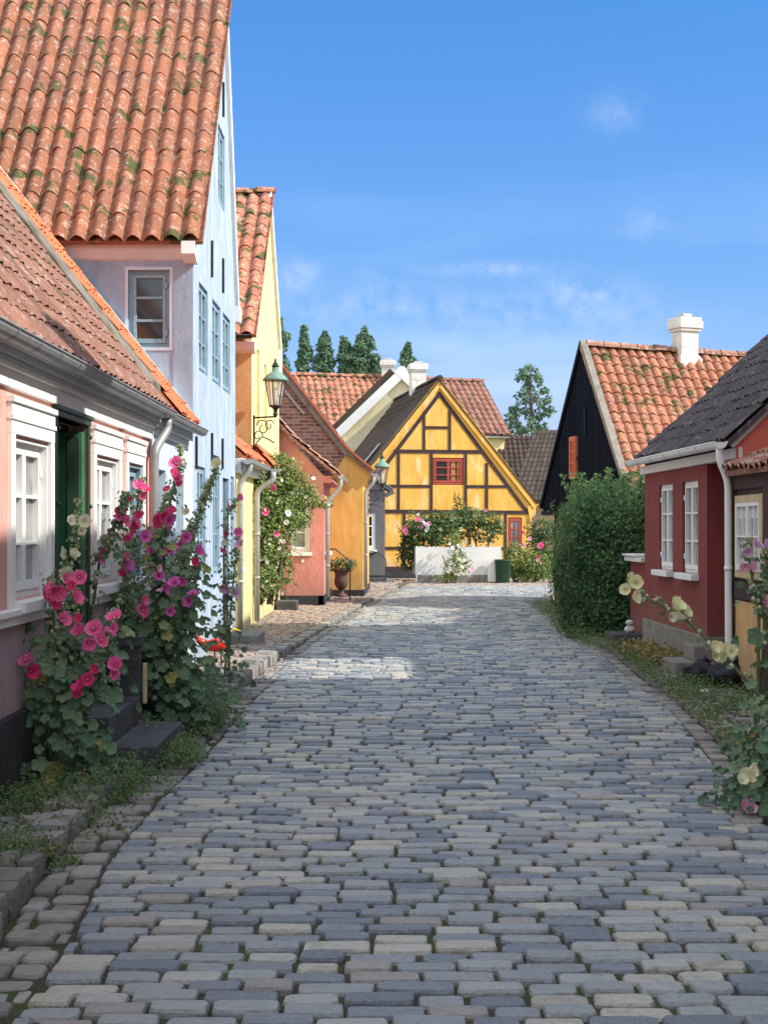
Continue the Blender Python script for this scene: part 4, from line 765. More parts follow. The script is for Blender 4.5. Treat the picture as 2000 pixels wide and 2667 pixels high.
# low garden wall pier beside red house
gw = thing('garden_wall', 'low dark red garden wall with white stone coping beside the hedge', 'wall', (3.37, 20.6, 0))
mb = MB(); mb.box(RF, 3.42, 4.5, -.3, -.02, 0, 1.14); mb.build('wall', m_red, gw)
mb = MB(); mb.box(RF, 3.42, 4.6, -.36, .05, 1.14, 1.20).box(RF, 3.75, 4.65, -.38, .07, 1.205, 1.24); mb.build('coping', m_white_old, gw, bevel=.01)
# ================================================================== BLACK TIMBER LOW HOUSE (right edge)
N1 = thing('black_timber_cottage', 'low black timbered cottage with yellow panels and a leaded white window at right edge', 'house', (3.4, 13, 0))
NF = Fr((3.40, 14.88), (0, -1), (-1, 0, 0))
mb = MB(); wall(mb, NF, [(0, 0), (2.6, 0), (2.6, 2.14), (0, 2.14)], [(.12, 1.18, 1.12, 1.90)], .1); mb.build('wall', m_timber, N1)
mb = MB(); mb.box(NF, .02, 1.18, -.01, .012, .14, .9).box(NF, 1.55, 2.3, -.01, .012, .14, .9); mb.build('infill_panel', m_ochre, N1)
mb = MB(); 
for q in ((0, 2.6, 1.96, 2.14), (0, .05, 0, 1.96), (1.2, 1.5, 0, 1.96), (0, 1.2, .92, 1.08), (2.3, 2.5, 0, 1.96), (1.5, 2.6, .95, 1.1), (0, 2.6, 0, .12)): mb.box(NF, q[0], q[1], -.02, .03, q[2], q[3])
mb.build('timber_frame', m_timber, N1)
window(N1, NF, .12, 1.18, 1.12, 1.90, rec=-.035, leaves=2, rows=2, cols=2, mat=m_oldwood, casmat=m_white, fw=.07, bw=.014, gl=m_glass_mid, hinge=False, curtain=(m_lace, [(.1, .9, .72, .9)]))
mb = MB(); roof(mb, (3.28, 12.35, 2.14), (3.28, 14.9, 2.14), (5.4, 12.35, 3.1), (5.4, 14.9, 3.1), ns=8, amp=.035); mb.build('roof', m_tile_mott, N1)
mb = MB(); wall(mb, Fr((3.4, 12.3), (1, 0), (0, -1, 0)), [(0, 0), (2, 0), (2, 3), (0, 2.1)]); mb.build('end_wall', m_ochre, N1)
# added houses, out of frame on the right, placed to shade the street
def shade_house(label, x0, x1, xr_, d0, d1, ze, zr_, mat, name):
    h = thing(name, label, 'house', (x0, (d0+d1)/2, 0)); L_ = d1-d0; mb = MB(); w_ = x1-x0; wins = [(a, a+1, z, z+1.4) for z in ((1, 3.4) if ze > 4.4 else (1,)) for a in np.arange(1.2, L_-1.4, 2.6)]
    F = Fr((x0, d0), (0, 1), (-1, 0, 0)); wall(mb, F, [(0, 0), (L_, 0), (L_, ze), (0, ze)], wins, .12)
    for d in (d0, d1): wall(mb, Fr((x0, d), (1, 0), (0, 1 if d == d1 else -1, 0)), [(0, 0), (w_, 0), (w_, ze), (xr_-x0, zr_), (0, ze)])
    wall(mb, Fr((x1, d0), (0, 1), (1, 0, 0)), [(0, 0), (L_, 0), (L_, ze), (0, ze)]); mb.build('wall', mat, h)
    for wn in wins: window(h, F, *wn, rec=.06, rows=3, hinge=False)
    mb = MB(); roof(mb, (x0-.15, d0-.15, ze), (x0-.15, d1+.15, ze), (xr_, d0-.15, zr_+.1), (xr_, d1+.15, zr_+.1), ns=4, rh=.4, tw=.25); roof(mb, (x1+.15, d1+.15, ze), (x1+.15, d0-.15, ze), (xr_, d1+.15, zr_+.1), (xr_, d0-.15, zr_+.1), ns=4, rh=.4, tw=.25); mb.build('roof', m_tile_red, h)
    return h
H0 = shade_house('unseen brick town house with tiled roof, added on the near right to shade the street', 4.1, 8.4, 6.2, -13, 13.8, 4.6, 8.7, m_brick, 'shade_house')
chimney(H0, (6.2, 8.2), .9, .7, 8.2, 9.9, Fr((0, 0), (1, 0), (0, 1, 0)), m_brick)  # unseen chimney added for its shadow on the cottage front
H2 = shade_house('tall unseen cream town house with tiled roof, added behind the dark red house for its shade', 6.4, 12, 9.2, 16.6, 21.8, 7.4, 9.2, m_cream, 'shade_house')
# ================================================================== STREET THINGS
mb = MB(); mb.box(WORLD, -2.13, -1.79, 10.02, 11.27, 0, .36); so = thing('door_steps', 'two dark stone steps at the green doorway, in front of the pink cottage', 'steps', (-1.9, 10.6, 0)); mb.build('upper_step', m_step, so, bevel=.012)
mb = MB(); mb.box(WORLD, -1.788, -1.48, 9.98, 11.28, -.02, .175); mb.build('lower_step', m_step, so, bevel=.012)
bx_ = thing('slatted_post', 'dark grey wooden post with a pale brush head beside the doorway steps', 'post', (-1.87, 11.4, .36))
mb = MB(); mb.box(WORLD, -1.94, -1.79, 11.30, 11.36, .0, .78).box(WORLD, -1.96, -1.77, 11.28, 11.38, .72, .80); mb.build('post', m_step, bx_, bevel=.006)
mb = MB(); mb.box(WORLD, -1.775, -1.745, 11.30, 11.34, .3, .6); mb.build('brush', m_oldwood, bx_, bevel=.008)
def slab(name, label, cat, x0, x1, y0, y1, z0, z1, mat, group=None):
    mb = MB(); mb.box(WORLD, x0, x1, y0, y1, z0, z1); o = mb.build(name, mat, bevel=.012); tag(o, label, cat, group); return o
slab('stone_step', 'flat grey stone step on the pavement by the blue gable', 'step', -2.05, -1.62, 19.9, 20.9, .0, .2, m_stone)
slab('stone_step', 'black stone step at foot of the rose by the pink gable wall', 'step', -2.0, -1.62, 28.6, 29.2, .0, .22, m_step)
slab('stone_step', 'square dark stone step between hedge and dark red house', 'step', 2.98, 3.38, 20.1, 20.8, .0, .20, m_step)
rs = thing('stone_stairs', 'rough grey stone stairs at the plinth of the dark red house', 'steps', (3.1, 16.6, 0))
mb = MB(); mb.box(WORLD, 3.0, 3.44, 15.9, 16.6, .0, .2); mb.build('lower_step', m_stone, rs, bevel=.015)
mb = MB(); mb.box(WORLD, 3.22, 3.44, 15.98, 16.55, .2, .36); mb.build('upper_step', m_stone, rs, bevel=.015)
# black sacks
for i, (x, y, r, lb) in enumerate(((3.14, 15.2, .16, 'black rubbish sack slumped against the stone stairs'), (3.32, 14.75, .19, 'larger black rubbish sack by the white downpipe foot'))):
    mb = MB(); mb.blob((x, y, .03+r*.8), r, (1.05, 1, .72), 22, 14, jit=.035); mb.tube([(x, y, r*1.35), (x+.02, y, r*1.6), (x+.05, y, r*1.9)], [.05, .02, .045], 8)
    mb.v = [(a+.022*math.sin(b*31+c*23), b+.022*math.sin(a*27+c*19), c+(.018*math.sin(a*33+b*21) if c > .05 else 0)) for a, b, c in mb.v]
    o = mb.build('rubbish_sack', M('black_plastic', (.008, .009, .014), rough=.5, spec=.35, bump=(14, 1.0)) if i == 0 else bpy.data.materials['black_plastic'], smooth=True); tag(o, lb, 'sack')
# pebbles in the rough corner
for i in range(6):
    x, y = (2.98, 3.12, 3.26, 3.05, 3.2, 2.96)[i], (14.3, 13.9, 13.6, 13.2, 12.9, 12.6)[i]; mb = MB(); mb.blob((x, y, .07), random.uniform(.03, .06), (1.2, 1, .6), 8, 5, jit=.12); o = mb.build('loose_stone', m_white_old if i % 3 == 0 else m_kerb); tag(o, ('whitish loose stone nearest the black sacks', 'grey loose stone just in front of the black sacks', 'grey loose stone close to the black timbered cottage wall', 'whitish loose stone in the middle of the right pavement', 'brownish loose stone by the panel of the timbered cottage', 'brownish loose stone nearest the right kerb')[i], 'stone', 'loose stones on the right pavement')
for i, (r, z) in enumerate(((.06, .25), (.045, .34))):
    mb = MB(); mb.blob((3.24, 20.3, z), r, (1.2, 1, .8), 10, 6, jit=.08); o = mb.build('pebble', m_white_old); tag(o, ('bottom' if i == 0 else 'top')+' pale pebble of the little stack on the dark step by the hedge', 'stone')
# urn
u = thing('garden_urn', 'rusty iron urn with green plant before the ochre orange wall', 'urn', (-.93, 33.6, 0.08))
mb = MB(); mb.lathe((-.93, 33.6, .08), [(.13, 0), (.13, .04), (.07, .07), (.05, .13), (.07, .16), (.11, .2), (.15, .27), (.155, .36), (.14, .46), (.145, .52), (.20, .58), (.205, .60), (.18, .60), (.15, .55)], 24)
mb.build('bowl', m_rust, u, smooth=True)
# leaves generator ---------------------------------------------------
LEAF_Q = np.array([[0, 0, 0], [-.32, .45, .07], [0, 1, -.05], [.32, .45, .07]])
def leafcloud(pts, nrm, size, rnd, up=.3, squash=1.0, shape=LEAF_Q):
    n = len(pts); nrm = nrm+rng.normal(0, .45, (n, 3)); nrm /= np.linalg.norm(nrm, axis=1)[:, None]
    t = rng.normal(0, 1, (n, 3)); t[:, 2] += up*-1.0; t -= nrm*(t*nrm).sum(1)[:, None]; t /= np.linalg.norm(t, axis=1)[:, None]
    b = np.cross(t, nrm); s = size*(rng.uniform(.65, 1.3, n))[:, None]; k = len(shape)
    V = np.stack([pts+b*shape[i, 0]*s+t*shape[i, 1]*s+nrm*shape[i, 2]*s for i in range(k)], 1).reshape(-1, 3)
    F = np.arange(n*k).reshape(n, k); return V, F, rnd
def ell(n, c, r, shell=.45, noise=.18):
    d = rng.normal(0, 1, (n, 3)); d /= np.linalg.norm(d, axis=1)[:, None]
    ph = np.sin(d[:, 0]*5+c[0]*3)*np.sin(d[:, 1]*4+c[1])*np.sin(d[:, 2]*6+c[2]*2)
    q = (1-shell*rng.random(n)**1.5)*(1+noise*ph*2)
    return np.array(c)+d*np.array(r)*q[:, None], d/np.array(r), q
def cloud(parts, size, mat, name, parent=None, hi=None):
    VV, FF, RR, off = [], [], [], 0
    for (n, c, r) in parts:
        p, d, q = ell(n, c, r); d = d/np.linalg.norm(d, axis=1)[:, None]
        p = p[p[:, 2] > .02] if True else p; m_ = len(p); d = d[:m_]
        V, F, R = leafcloud(p, d+np.array([.2, -.2, .5]), size, np.clip(rng.normal(.45, .25, m_), 0, 1)); VV.append(V); FF.append(F+off); RR.append(R); off += len(V)
    return npmesh(name, np.concatenate(VV), np.concatenate(FF), np.concatenate(RR), mat, parent)
cloud([(560, (-.90, 33.6, .78), (.32, .26, .17))], .06, m_leaf_bush, 'plant', u)
hr = MB(); hr.tube([(-1.14, 31.6, 1.15), (-1.0, 31.6, 1.15), (-.7, 31.7, .9), (-.7, 31.7, .1)], .014, 8); o = hr.build('handrail', m_iron); tag(o, 'thin black iron handrail by the pink house door above the urn', 'handrail')
# lamps -----------------------------------------------------------------
def lamp(name, label, wallp, c, grp):
    root = thing(name, label, 'wall lamp', wallp, grp); cx, cy, cz = c; n = 6; q_ = .88   # c: base of lantern
    fr = MB(); gl2 = MB(); H = .41; rb, rt = .095, .165
    for k in range(6):
        g0, g1 = math.pi/3*k+.3, math.pi/3*(k+1)+.3; p = lambda g, r, z: Vector((cx+r*math.cos(g), cy+r*math.sin(g), cz+z))
        fr.tube([p(g0, rb, 0), p(g0, rt, H)], .009, 6); fr.tube([p(g0, rb, 0), p(g1, rb, 0)], .011, 6); fr.tube([p(g0, rt, H), p(g1, rt, H)], .012, 6)
        gl2.face([p(g0, rb*.97, .01), p(g1, rb*.97, .01), p(g1, rt*.97, H), p(g0, rt*.97, H)], .5)
    fr.lathe((cx, cy, cz-.16), [(.02, 0), (.05, .02), (.03, .05), (.035, .1), (.06, .13), (.11, .15), (.11, .165)], 12)
    fo = fr.build('lantern_frame', m_iron, root); 
    g = gl2.build('lantern_glass', m_lantern, root)
    t = MB(); t.lathe((cx, cy, cz+H), [(.205, -.01), (.205, .01), (.175, .045), (.13, .09), (.085, .125), (.058, .14), (.052, .21)], 20); t.build('lantern_cap', m_verdi, root, smooth=True)
    t = MB(); t.lathe((cx, cy, cz+H), [(.052, .21), (.066, .22), (.052, .24), (.035, .275), (.018, .295), (.02, .32), (.005, .355)], 14); t.build('finial', m_iron, root, smooth=True)
    m = MB(); m.lathe((cx, cy, cz+.02), [(.02, 0), (.03, .1), (.035, .22), (.02, .28)], 10); m.build('burner', m_white, root, smooth=True)
    b = MB(); wx, wy = wallp[0], wallp[1]; zt = cz-.17
    A_ = Vector((wx, wy, 0)); B_ = Vector((cx, cy, 0)); dv = (B_-A_); P = lambda u, z: (A_.x+dv.x*u, A_.y+dv.y*u, z)
    b.tube([P(0, zt), P(1.05, zt)], .014, 8); b.tube([P(.02, zt+.04), P(.02, zt-.62)], .016, 8)
    Lh = dv.length
    def spiral(u0, z0, r, turns, st, dirn=1):
        pts = []
        for k in range(28):
            t_ = k/27; g = st+dirn*turns*2*math.pi*t_; rr = r*(1-.75*t_); pts.append(P(u0+rr*math.cos(g)/Lh, z0+rr*math.sin(g)))
        b.tube(pts, .009, 6)
    spiral(.42, zt-.17, .14, 1.2, math.pi*.9, -1); spiral(.72, zt-.14, .10, 1.1, math.pi*.1, 1); spiral(.2, zt-.3, .10, 1.0, 0, 1); spiral(.12, zt-.5, .06, 1.1, math.pi/2, -1)
    b.tube([P(.03, zt-.55), P(.15, zt-.40), P(.40, zt-.31), P(.70, zt-.36), P(.95, zt-.42)], .011, 6)
    b.build('bracket', m_iron, root)
    return root
m_lantern = bpy.data.materials.new('clear_lantern_glass'); m_lantern.use_nodes = True; _t = m_lantern.node_tree; _p = _t.nodes['Principled BSDF']; _p.inputs['Base Color'].default_value = (.7, .68, .6, 1); _p.inputs['Roughness'].default_value = .1
_tr = _t.nodes.new('ShaderNodeBsdfTransparent'); _ms = _t.nodes.new('ShaderNodeMixShader'); _ms.inputs[0].default_value = .62; _t.links.new(_p.outputs[0], _ms.inputs[1]); _t.links.new(_tr.outputs[0], _ms.inputs[2]); _t.links.new(_ms.outputs[0], _t.nodes['Material Output'].inputs[0])
lamp('wall_lantern', 'large green-capped lantern on a scrolled iron bracket at the corner of the tall yellow house', (-2.1, 24.75, 3.3), (W(720, 0, 24.7)[0], 24.5, W(0, 1060, 24.7)[2]), 'wall lanterns along the street')
lamp('wall_lantern', 'smaller distant lantern on an iron bracket at the corner of the ochre orange house', (-.40, 37.4, 2.5), (W(995, 0, 38)[0], 37.4, W(0, 1262, 38)[2]), 'wall lanterns along the street')
# fence, bin, gate ------------------------------------------------------
fe = thing('white_fence', 'low white slatted garden fence on a stone base before the timbered house', 'fence', (2.1, 44.5, 0))
FF_ = Fr((.97, 44.5), (1, .03), (.03, -1, 0)); mb = MB()
for i in range(48):
    s = .0+i*.0505; mb.box(FF_, s, s+.047, 0, .02, .22, 1.03+random.uniform(-.012, .012), random.random())
mb.build('slats', m_white, fe); mb = MB(); mb.box(FF_, 0, 2.43, -.04, -.002, .35, .42).box(FF_, 0, 2.43, -.04, -.002, .85, .92); mb.build('rail', m_white, fe)
mb = MB(); mb.box(FF_, -.05, .0, -.06, .02, 0, 1.05); mb.build('post', m_white, fe); mb = MB(); mb.box(FF_, 0, 2.43, -.12, .04, -.05, .215); mb.build('base', m_stone, fe, bevel=.02)
mb = MB(); 
for i in range(40): mb.box(FF_, -.03, -.01, -.1-i*.06, -.05-i*.06, .2, 1.0)
mb.build('side_slats', m_white, fe)
mb = MB(); pts = [(2.02, .02), (2.28, .02)]+[(2.15+.13*math.cos(a), .60+.13*math.sin(a)) for a in np.linspace(0, math.pi, 9)]; mb.poly(FF_, pts, .1, .16); o = mb.build('arched_board', m_white); tag(o, 'small white arched board standing against the fence beside the green bin', 'board')
bn = thing('litter_bin', 'dark green slatted litter bin at the right end of the white fence', 'bin', (3.45, 44.3, 0))
mb = MB(); cx, cy = 3.42, 44.3
for k in range(22):
    g = 2*math.pi*k/22; x, y = math.cos(g), math.sin(g); mb.tube([(cx+.18*x, cy+.18*y, .02), (cx+.215*x, cy+.215*y, .64)], .017, 6)
mb.build('slats', m_greenf, bn); mb = MB(); mb.lathe((cx, cy, .01), [(.165, 0), (.2, .62), (.235, .62), (.235, .66), (.19, .66), (.19, .5)], 22); mb.build('drum', m_greenf, bn, smooth=False)
# bird figure
bd = thing('bird_figure', 'painted red and yellow metal bird figure among the flowers by the blue house', 'ornament', (-1.86, 16.8, .1))
bx0, by0, bz0 = -1.84, 16.9, .30
mb = MB(); mb.blob((bx0, by0, bz0), .10, (1.3, .6, .75), 14, 8); mb.tube([(bx0-.1, by0, bz0), (bx0-.2, by0, bz0+.06), (bx0-.26, by0, bz0+.13)], [.05, .035, .01], 8); mb.build('body', M('red_enamel', (.5, .03, .02), rough=.35), bd, smooth=True)
mb = MB(); mb.tube([(bx0+.09, by0, bz0+.03), (bx0+.12, by0, bz0+.1), (bx0+.13, by0, bz0+.16)], [.05, .035, .03], 8); mb.blob((bx0+.14, by0, bz0+.18), .045); mb.build('head', m_white, bd, smooth=True)
mb = MB(); mb.tube([(bx0+.17, by0, bz0+.18), (bx0+.26, by0, bz0+.16)], [.022, .004], 8); mb.poly(Fr((bx0+.1, by0), (1, 0), (0, -1, 0)), [(0, bz0+.2), (.06, bz0+.22), (.03, bz0+.30), (-.01, bz0+.27)], -.008, .008); mb.build('beak_and_comb', M('yellow_enamel', (.8, .5, .03), rough=.35), bd)
mb = MB(); mb.tube([(bx0-.02, by0, bz0-.06), (bx0-.02, by0, .06)], .008, 6); mb.tube([(bx0+.05, by0, bz0-.06), (bx0+.05, by0, .06)], .008, 6); mb.build('leg', m_iron, bd)
# ================================================================== PLANTS
# big lobed hollyhock leaf
def lobed(k=21):
    P = [[0, 0, -.06]]
    for i in range(k):
        g = -math.pi/2+2*math.pi*(i+.5)/k; r = .5*(1+.10*math.cos(5*(g-math.pi/2)))*(1-.25*math.exp(-((g+math.pi/2)/.35)**2))*(1+.02*((i % 2)*2-1)); P.append([r*math.cos(g), .42+r*math.sin(g), .09*math.cos(5*g+1.5)*.6+.10*r])
    return np.array(P)
LOB = lobed()
def bigleaves(pts, nrm, sizes, rnd):
    n = len(pts); nrm = nrm/np.linalg.norm(nrm, axis=1)[:, None]; t = rng.normal(0, .6, (n, 3)); t += np.array([.3, -.6, -.6]); t -= nrm*(t*nrm).sum(1)[:, None]; t /= np.linalg.norm(t, axis=1)[:, None]; b = np.cross(t, nrm); k = len(LOB)
    warp = rng.uniform(.5, 2.0, n)
    jt = .10*np.tile(np.cos(5*np.linspace(0, 2*np.pi, k-1, endpoint=False)*2), n)
    V = np.stack([pts+b*LOB[i, 0]*sizes[:, None]+t*LOB[i, 1]*sizes[:, None]+nrm*(LOB[i, 2]*sizes*warp)[:, None] for i in range(k)], 1).reshape(-1, 3)
    F = np.array([[j*k, j*k+1+i, j*k+1+(i+1) % (k-1)] for j in range(n) for i in range(k-1)]); return V, F, np.clip(np.repeat(rnd, k-1)+jt, 0, 1)
def flower_mesh(name, mat, cmat, r=1., ruff=.1, petals=5, seed=0):
    rd = random.Random(seed); mb = MB(); K = 6; cup = (.25, .5, .8)[seed % 3]
    for p in range(petals):
        g0 = 2*math.pi*p/petals; pr = []
        for i in range(4):
            t = i/3
            for k in range(K+1):
                a = g0+(k/K-.5)*2*math.pi/petals*1.3*(.5+.5*t**.5); rr = t*(1-.10*abs(k/K-.5)**2*4)*(1+rd.uniform(-.05, .05)*(i == 3)); z = cup*t**1.4+(rd.uniform(-ruff, ruff)*1.6 if i == 3 else 0)+.05*math.cos((k/K-.5)*6.28)*t+.05*(p % 2)
                pr.append((rr*math.cos(a), rr*math.sin(a), z))
        for i in range(3):
            for k in range(K): mb.face([pr[i*(K+1)+k], pr[i*(K+1)+k+1], pr[(i+1)*(K+1)+k+1], pr[(i+1)*(K+1)+k]], (.0, .5, .85)[i]+.12*(k % 2)+rd.uniform(-.1, .1))
    mb.mi = 1; mb.blob((0, 0, .14), .12, (1, 1, 1.3), 8, 5, r=.5)
    me = bpy.data.meshes.new(name); me.from_pydata(mb.v, [], mb.f); me.materials.append(mat); me.materials.append(cmat); me.polygons.foreach_set('material_index', mb.m); a = me.attributes.new('rnd', 'FLOAT', 'FACE'); a.data.foreach_set('value', mb.r); me.polygons.foreach_set('use_smooth', [True]*len(mb.f)); me.update(); return me
FM = {}
for nm, mt in (('pink', m_pinkf), ('red', m_redf), ('purple', m_purf), ('cream', m_creamf), ('lpink', m_lpinkf), ('yellow', m_yelf), ('white', m_whitef), ('mauve', m_mauvef)):
    FM[nm] = [flower_mesh('bloom', mt, m_yelf if nm != 'purple' else m_redf, seed=k) for k in range(3)]
def bloom(parent, p, kind, r=.05, name='flower', face=(.35, -.85, .2), spread=.45):
    o = bpy.data.objects.new(name, random.choice(FM[kind])); S.collection.objects.link(o); o.parent = parent; o.location = Vector(p)-origin_of(parent)
    d = Vector(face)+Vector((random.gauss(0, spread*1.25), random.gauss(0, spread), random.gauss(0, spread))); o.rotation_euler = d.to_track_quat('Z', 'Y').to_euler(); s = r*random.uniform(.72, 1.05)*(.92 if name == 'flower' else 1); o.scale = (s, s, s*random.uniform(.9, 1.6)); return o
def hollyhock(label, D, base, stems, blooms, nleaf=40, leafr=(.06, .17), spread=.28, zmax=.9, buds=1.0, mid=30, fr=.05, group='hollyhocks along the left houses', bcol=m_bud, leafs=None, dj=.12):
    bp = W(base[0], 1373+6400/D, D); root = thing('hollyhock', label, 'flower', (bp[0], D, .06), group)
    lp, ln, ls, lr_ = [], [], [], []
    for pts in stems:
        st = MB(); bud = MB()
        dj_ = random.uniform(-dj, dj); P = [Vector((bp[0]+random.uniform(-.06, .06), D+random.uniform(-.08, .08), .05))]+[Vector(W(x, y, D+dj_*(i+1)/len(pts))) for i, (x, y) in enumerate(pts)]
        Q = []
        for i in range(len(P)-1):
            for k in range(6): Q.append(P[i].lerp(P[i+1], k/6))
        Q.append(P[-1]); n = len(Q); st.tube(Q, [.011*(1-.65*i/n)+.002 for i in range(n)], 6)
        L_ = sum((Q[i+1]-Q[i]).length for i in range(n-1)); nb = int(L_*46*buds)
        for k in range(nb):
            t = .30+.70*(k/nb)**.8; q = Q[min(n-1, int(t*(n-1)))].lerp(Q[min(n-1, int(t*(n-1))+1)], random.random()); off = Vector((random.gauss(0, 1), random.gauss(0, 1), random.gauss(0, .4))).normalized()*random.uniform(.018, .05)*(1.3-t*.8)
            bud.blob(q+off, random.uniform(.009, .018)*(1.25-.5*t), (1, 1, 1.15), 6, 4)
            if random.random() < .75: lp.append(q+off*random.uniform(1.3, 2.6)); ln.append(off.normalized()+Vector((.1, -.4, .5))); ls.append(random.uniform(.02, .042)*(1.2-.5*t)); lr_.append(random.uniform(.6, .93))
        for k in range(int(mid*L_/1.2)):
            t = random.uniform(.05, .9); q = Q[int(t*(n-1))]; off = Vector((random.gauss(0, 1), random.gauss(0, 1), random.gauss(0, .5)))*random.uniform(.03, .09)*(1.3-t)
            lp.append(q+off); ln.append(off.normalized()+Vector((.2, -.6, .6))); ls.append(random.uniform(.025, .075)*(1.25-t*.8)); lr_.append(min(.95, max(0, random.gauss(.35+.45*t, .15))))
            if random.random() < .35: bud.blob(q+off*random.uniform(.4, 1.1), random.uniform(.008, .014), (1, 1, 1.15), 6, 4)
        st.build('stem', m_stem, root, smooth=True)
        if bud.v: bud.build('bud_cluster', bcol, root, smooth=True)
    for k in range(nleaf):
        a = random.random()*2*math.pi; z = zmax*random.random()**1.35; rr = spread*math.sqrt(random.random())*(1.15-.55*z/zmax)
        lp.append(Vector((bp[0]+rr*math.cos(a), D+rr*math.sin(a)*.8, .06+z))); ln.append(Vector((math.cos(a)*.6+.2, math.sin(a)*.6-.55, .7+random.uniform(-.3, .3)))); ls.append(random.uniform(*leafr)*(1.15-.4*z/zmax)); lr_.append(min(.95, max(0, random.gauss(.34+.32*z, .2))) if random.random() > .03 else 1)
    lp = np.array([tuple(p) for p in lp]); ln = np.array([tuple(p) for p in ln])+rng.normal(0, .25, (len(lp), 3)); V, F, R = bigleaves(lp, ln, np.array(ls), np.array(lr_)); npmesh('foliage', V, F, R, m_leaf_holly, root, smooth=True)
    for b in blooms:
        x, y, k = b[:3]; r = b[3] if len(b) > 3 else fr; bloom(root, W(x, y, D-(.28 if nleaf > 200 else .06)+random.uniform(-.06, .04)), k, r*(1.05 if nleaf > 205 else (.9 if nleaf == 210 else 1.05)))
    return root
hollyhock('tall hollyhock with cream buds in front of the green doorway', 9.9, (175, 0), [[(170, 1700), (190, 1450), (205, 1300)], [(150, 1750), (160, 1600), (168, 1440)], [(130, 1700), (135, 1560), (137, 1478)]],
          [(183, 1356, 'cream'), (222, 1356, 'cream'), (170, 1440, 'cream', .055), (190, 1452, 'cream'), (166, 1500, 'cream', .06), (120, 1600, 'cream'), (137, 1612, 'cream', .055), (212, 1380, 'cream', .04)], nleaf=34, buds=1.1)
hollyhock('hollyhock nearest the camera with clustered hot pink flowers and broad leaves', 9.3, (130, 0), [[(150, 1800), (140, 1600), (130, 1500)], [(200, 1800), (195, 1600), (190, 1490)], [(240, 1800), (290, 1650), (310, 1560)], [(80, 1850), (75, 1760), (70, 1700)], [(215, 1850), (220, 1780), (225, 1700)]],
          [(112, 1532, 'pink', .06), (148, 1530, 'pink', .062), (128, 1550, 'pink', .05), (172, 1505, 'pink'), (209, 1503, 'pink'), (188, 1525, 'red', .04), (165, 1616, 'pink'), (195, 1560, 'pink', .045), (215, 1650, 'pink', .06), (245, 1640, 'pink', .062), (262, 1668, 'pink', .055), (232, 1672, 'pink', .05), (285, 1650, 'pink', .05), (300, 1612, 'pink', .05), (294, 1635, 'pink', .04), (70, 1722, 'pink', .05), (95, 1738, 'red', .05), (80, 1748, 'red', .045), (228, 1770, 'red', .05), (215, 1795, 'red', .05), (202, 1810, 'red', .04), (303, 1735, 'pink', .055), (298, 1755, 'pink', .045), (150, 1570, 'red', .04), (205, 1610, 'red', .035), (250, 1740, 'red', .035)], nleaf=300, leafr=(.04, .12), spread=.44, zmax=.95, mid=50)
hollyhock('slim hollyhock with one round pink flower leaning over the second cottage window', 10.9, (270, 0), [[(225, 1700), (262, 1450), (295, 1390), (318, 1320), (330, 1280)]],
          [(262, 1446, 'pink', .055), (268, 1408, 'cream', .05), (290, 1400, 'lpink', .035), (316, 1350, 'pink', .06), (312, 1333, 'red', .05), (325, 1358, 'pink', .05), (330, 1400, 'red', .035)], nleaf=26, buds=1.3)
hollyhock('leaning crimson hollyhock whose flowers overlap the third cottage window', 11.9, (345, 0), [[(340, 1700), (320, 1480), (345, 1380), (365, 1290), (370, 1240)], [(350, 1650), (328, 1530), (327, 1470)]],
          [(361, 1264, 'pink', .06), (378, 1275, 'red', .05), (370, 1290, 'pink', .045), (338, 1295, 'red', .035), (354, 1362, 'pink', .06), (362, 1340, 'red', .05), (350, 1375, 'red', .045), (378, 1397, 'purple', .062), (328, 1462, 'purple', .055), (323, 1490, 'red', .04), (330, 1450, 'pink', .04), (345, 1390, 'red', .035)], nleaf=60, buds=1.1, spread=.34)
hollyhock('tallest hollyhock with crimson top flowers beside the cottage downpipe', 12.3, (400, 0), [[(410, 1600), (425, 1420), (445, 1300), (463, 1220), (472, 1155)], [(400, 1650), (415, 1450), (425, 1350), (432, 1290)], [(420, 1600), (470, 1450), (485, 1380)]],
          [(461, 1210, 'pink', .062), (455, 1234, 'red', .055), (460, 1248, 'pink', .045), (435, 1275, 'red', .045), (428, 1336, 'pink', .065), (415, 1345, 'red', .06), (440, 1355, 'purple', .055), (448, 1330, 'red', .04), (448, 1372, 'purple', .05), (410, 1365, 'red', .05), (485, 1400, 'purple', .058), (469, 1418, 'purple', .055), (440, 1436, 'purple', .06), (455, 1428, 'purple', .05), (430, 1445, 'purple', .045), (400, 1432, 'purple', .04), (465, 1258, 'red', .035)], nleaf=420, leafr=(.03, .09), spread=.40, zmax=1.5, mid=90)
hollyhock('bushy magenta hollyhock with open purple-pink flowers, in the middle of the left bed', 12.0, (440, 0), [[(450, 1650), (455, 1540), (450, 1450)], [(480, 1640), (505, 1530), (515, 1430)], [(400, 1680), (375, 1600), (372, 1540)], [(430, 1700), (440, 1600), (445, 1560)]],
          [(455, 1520, 'purple', .066), (425, 1533, 'purple', .055), (472, 1508, 'purple', .05), (512, 1440, 'purple', .06), (508, 1465, 'red', .04), (502, 1550, 'purple', .062), (495, 1565, 'purple', .05), (372, 1565, 'pink', .058), (370, 1590, 'pink', .055), (376, 1600, 'pink', .05), (443, 1592, 'purple', .045), (415, 1500, 'purple', .045), (413, 1480, 'lpink', .04), (420, 1540, 'lpink', .04)], nleaf=520, leafr=(.03, .10), spread=.50, zmax=1.45, mid=110)
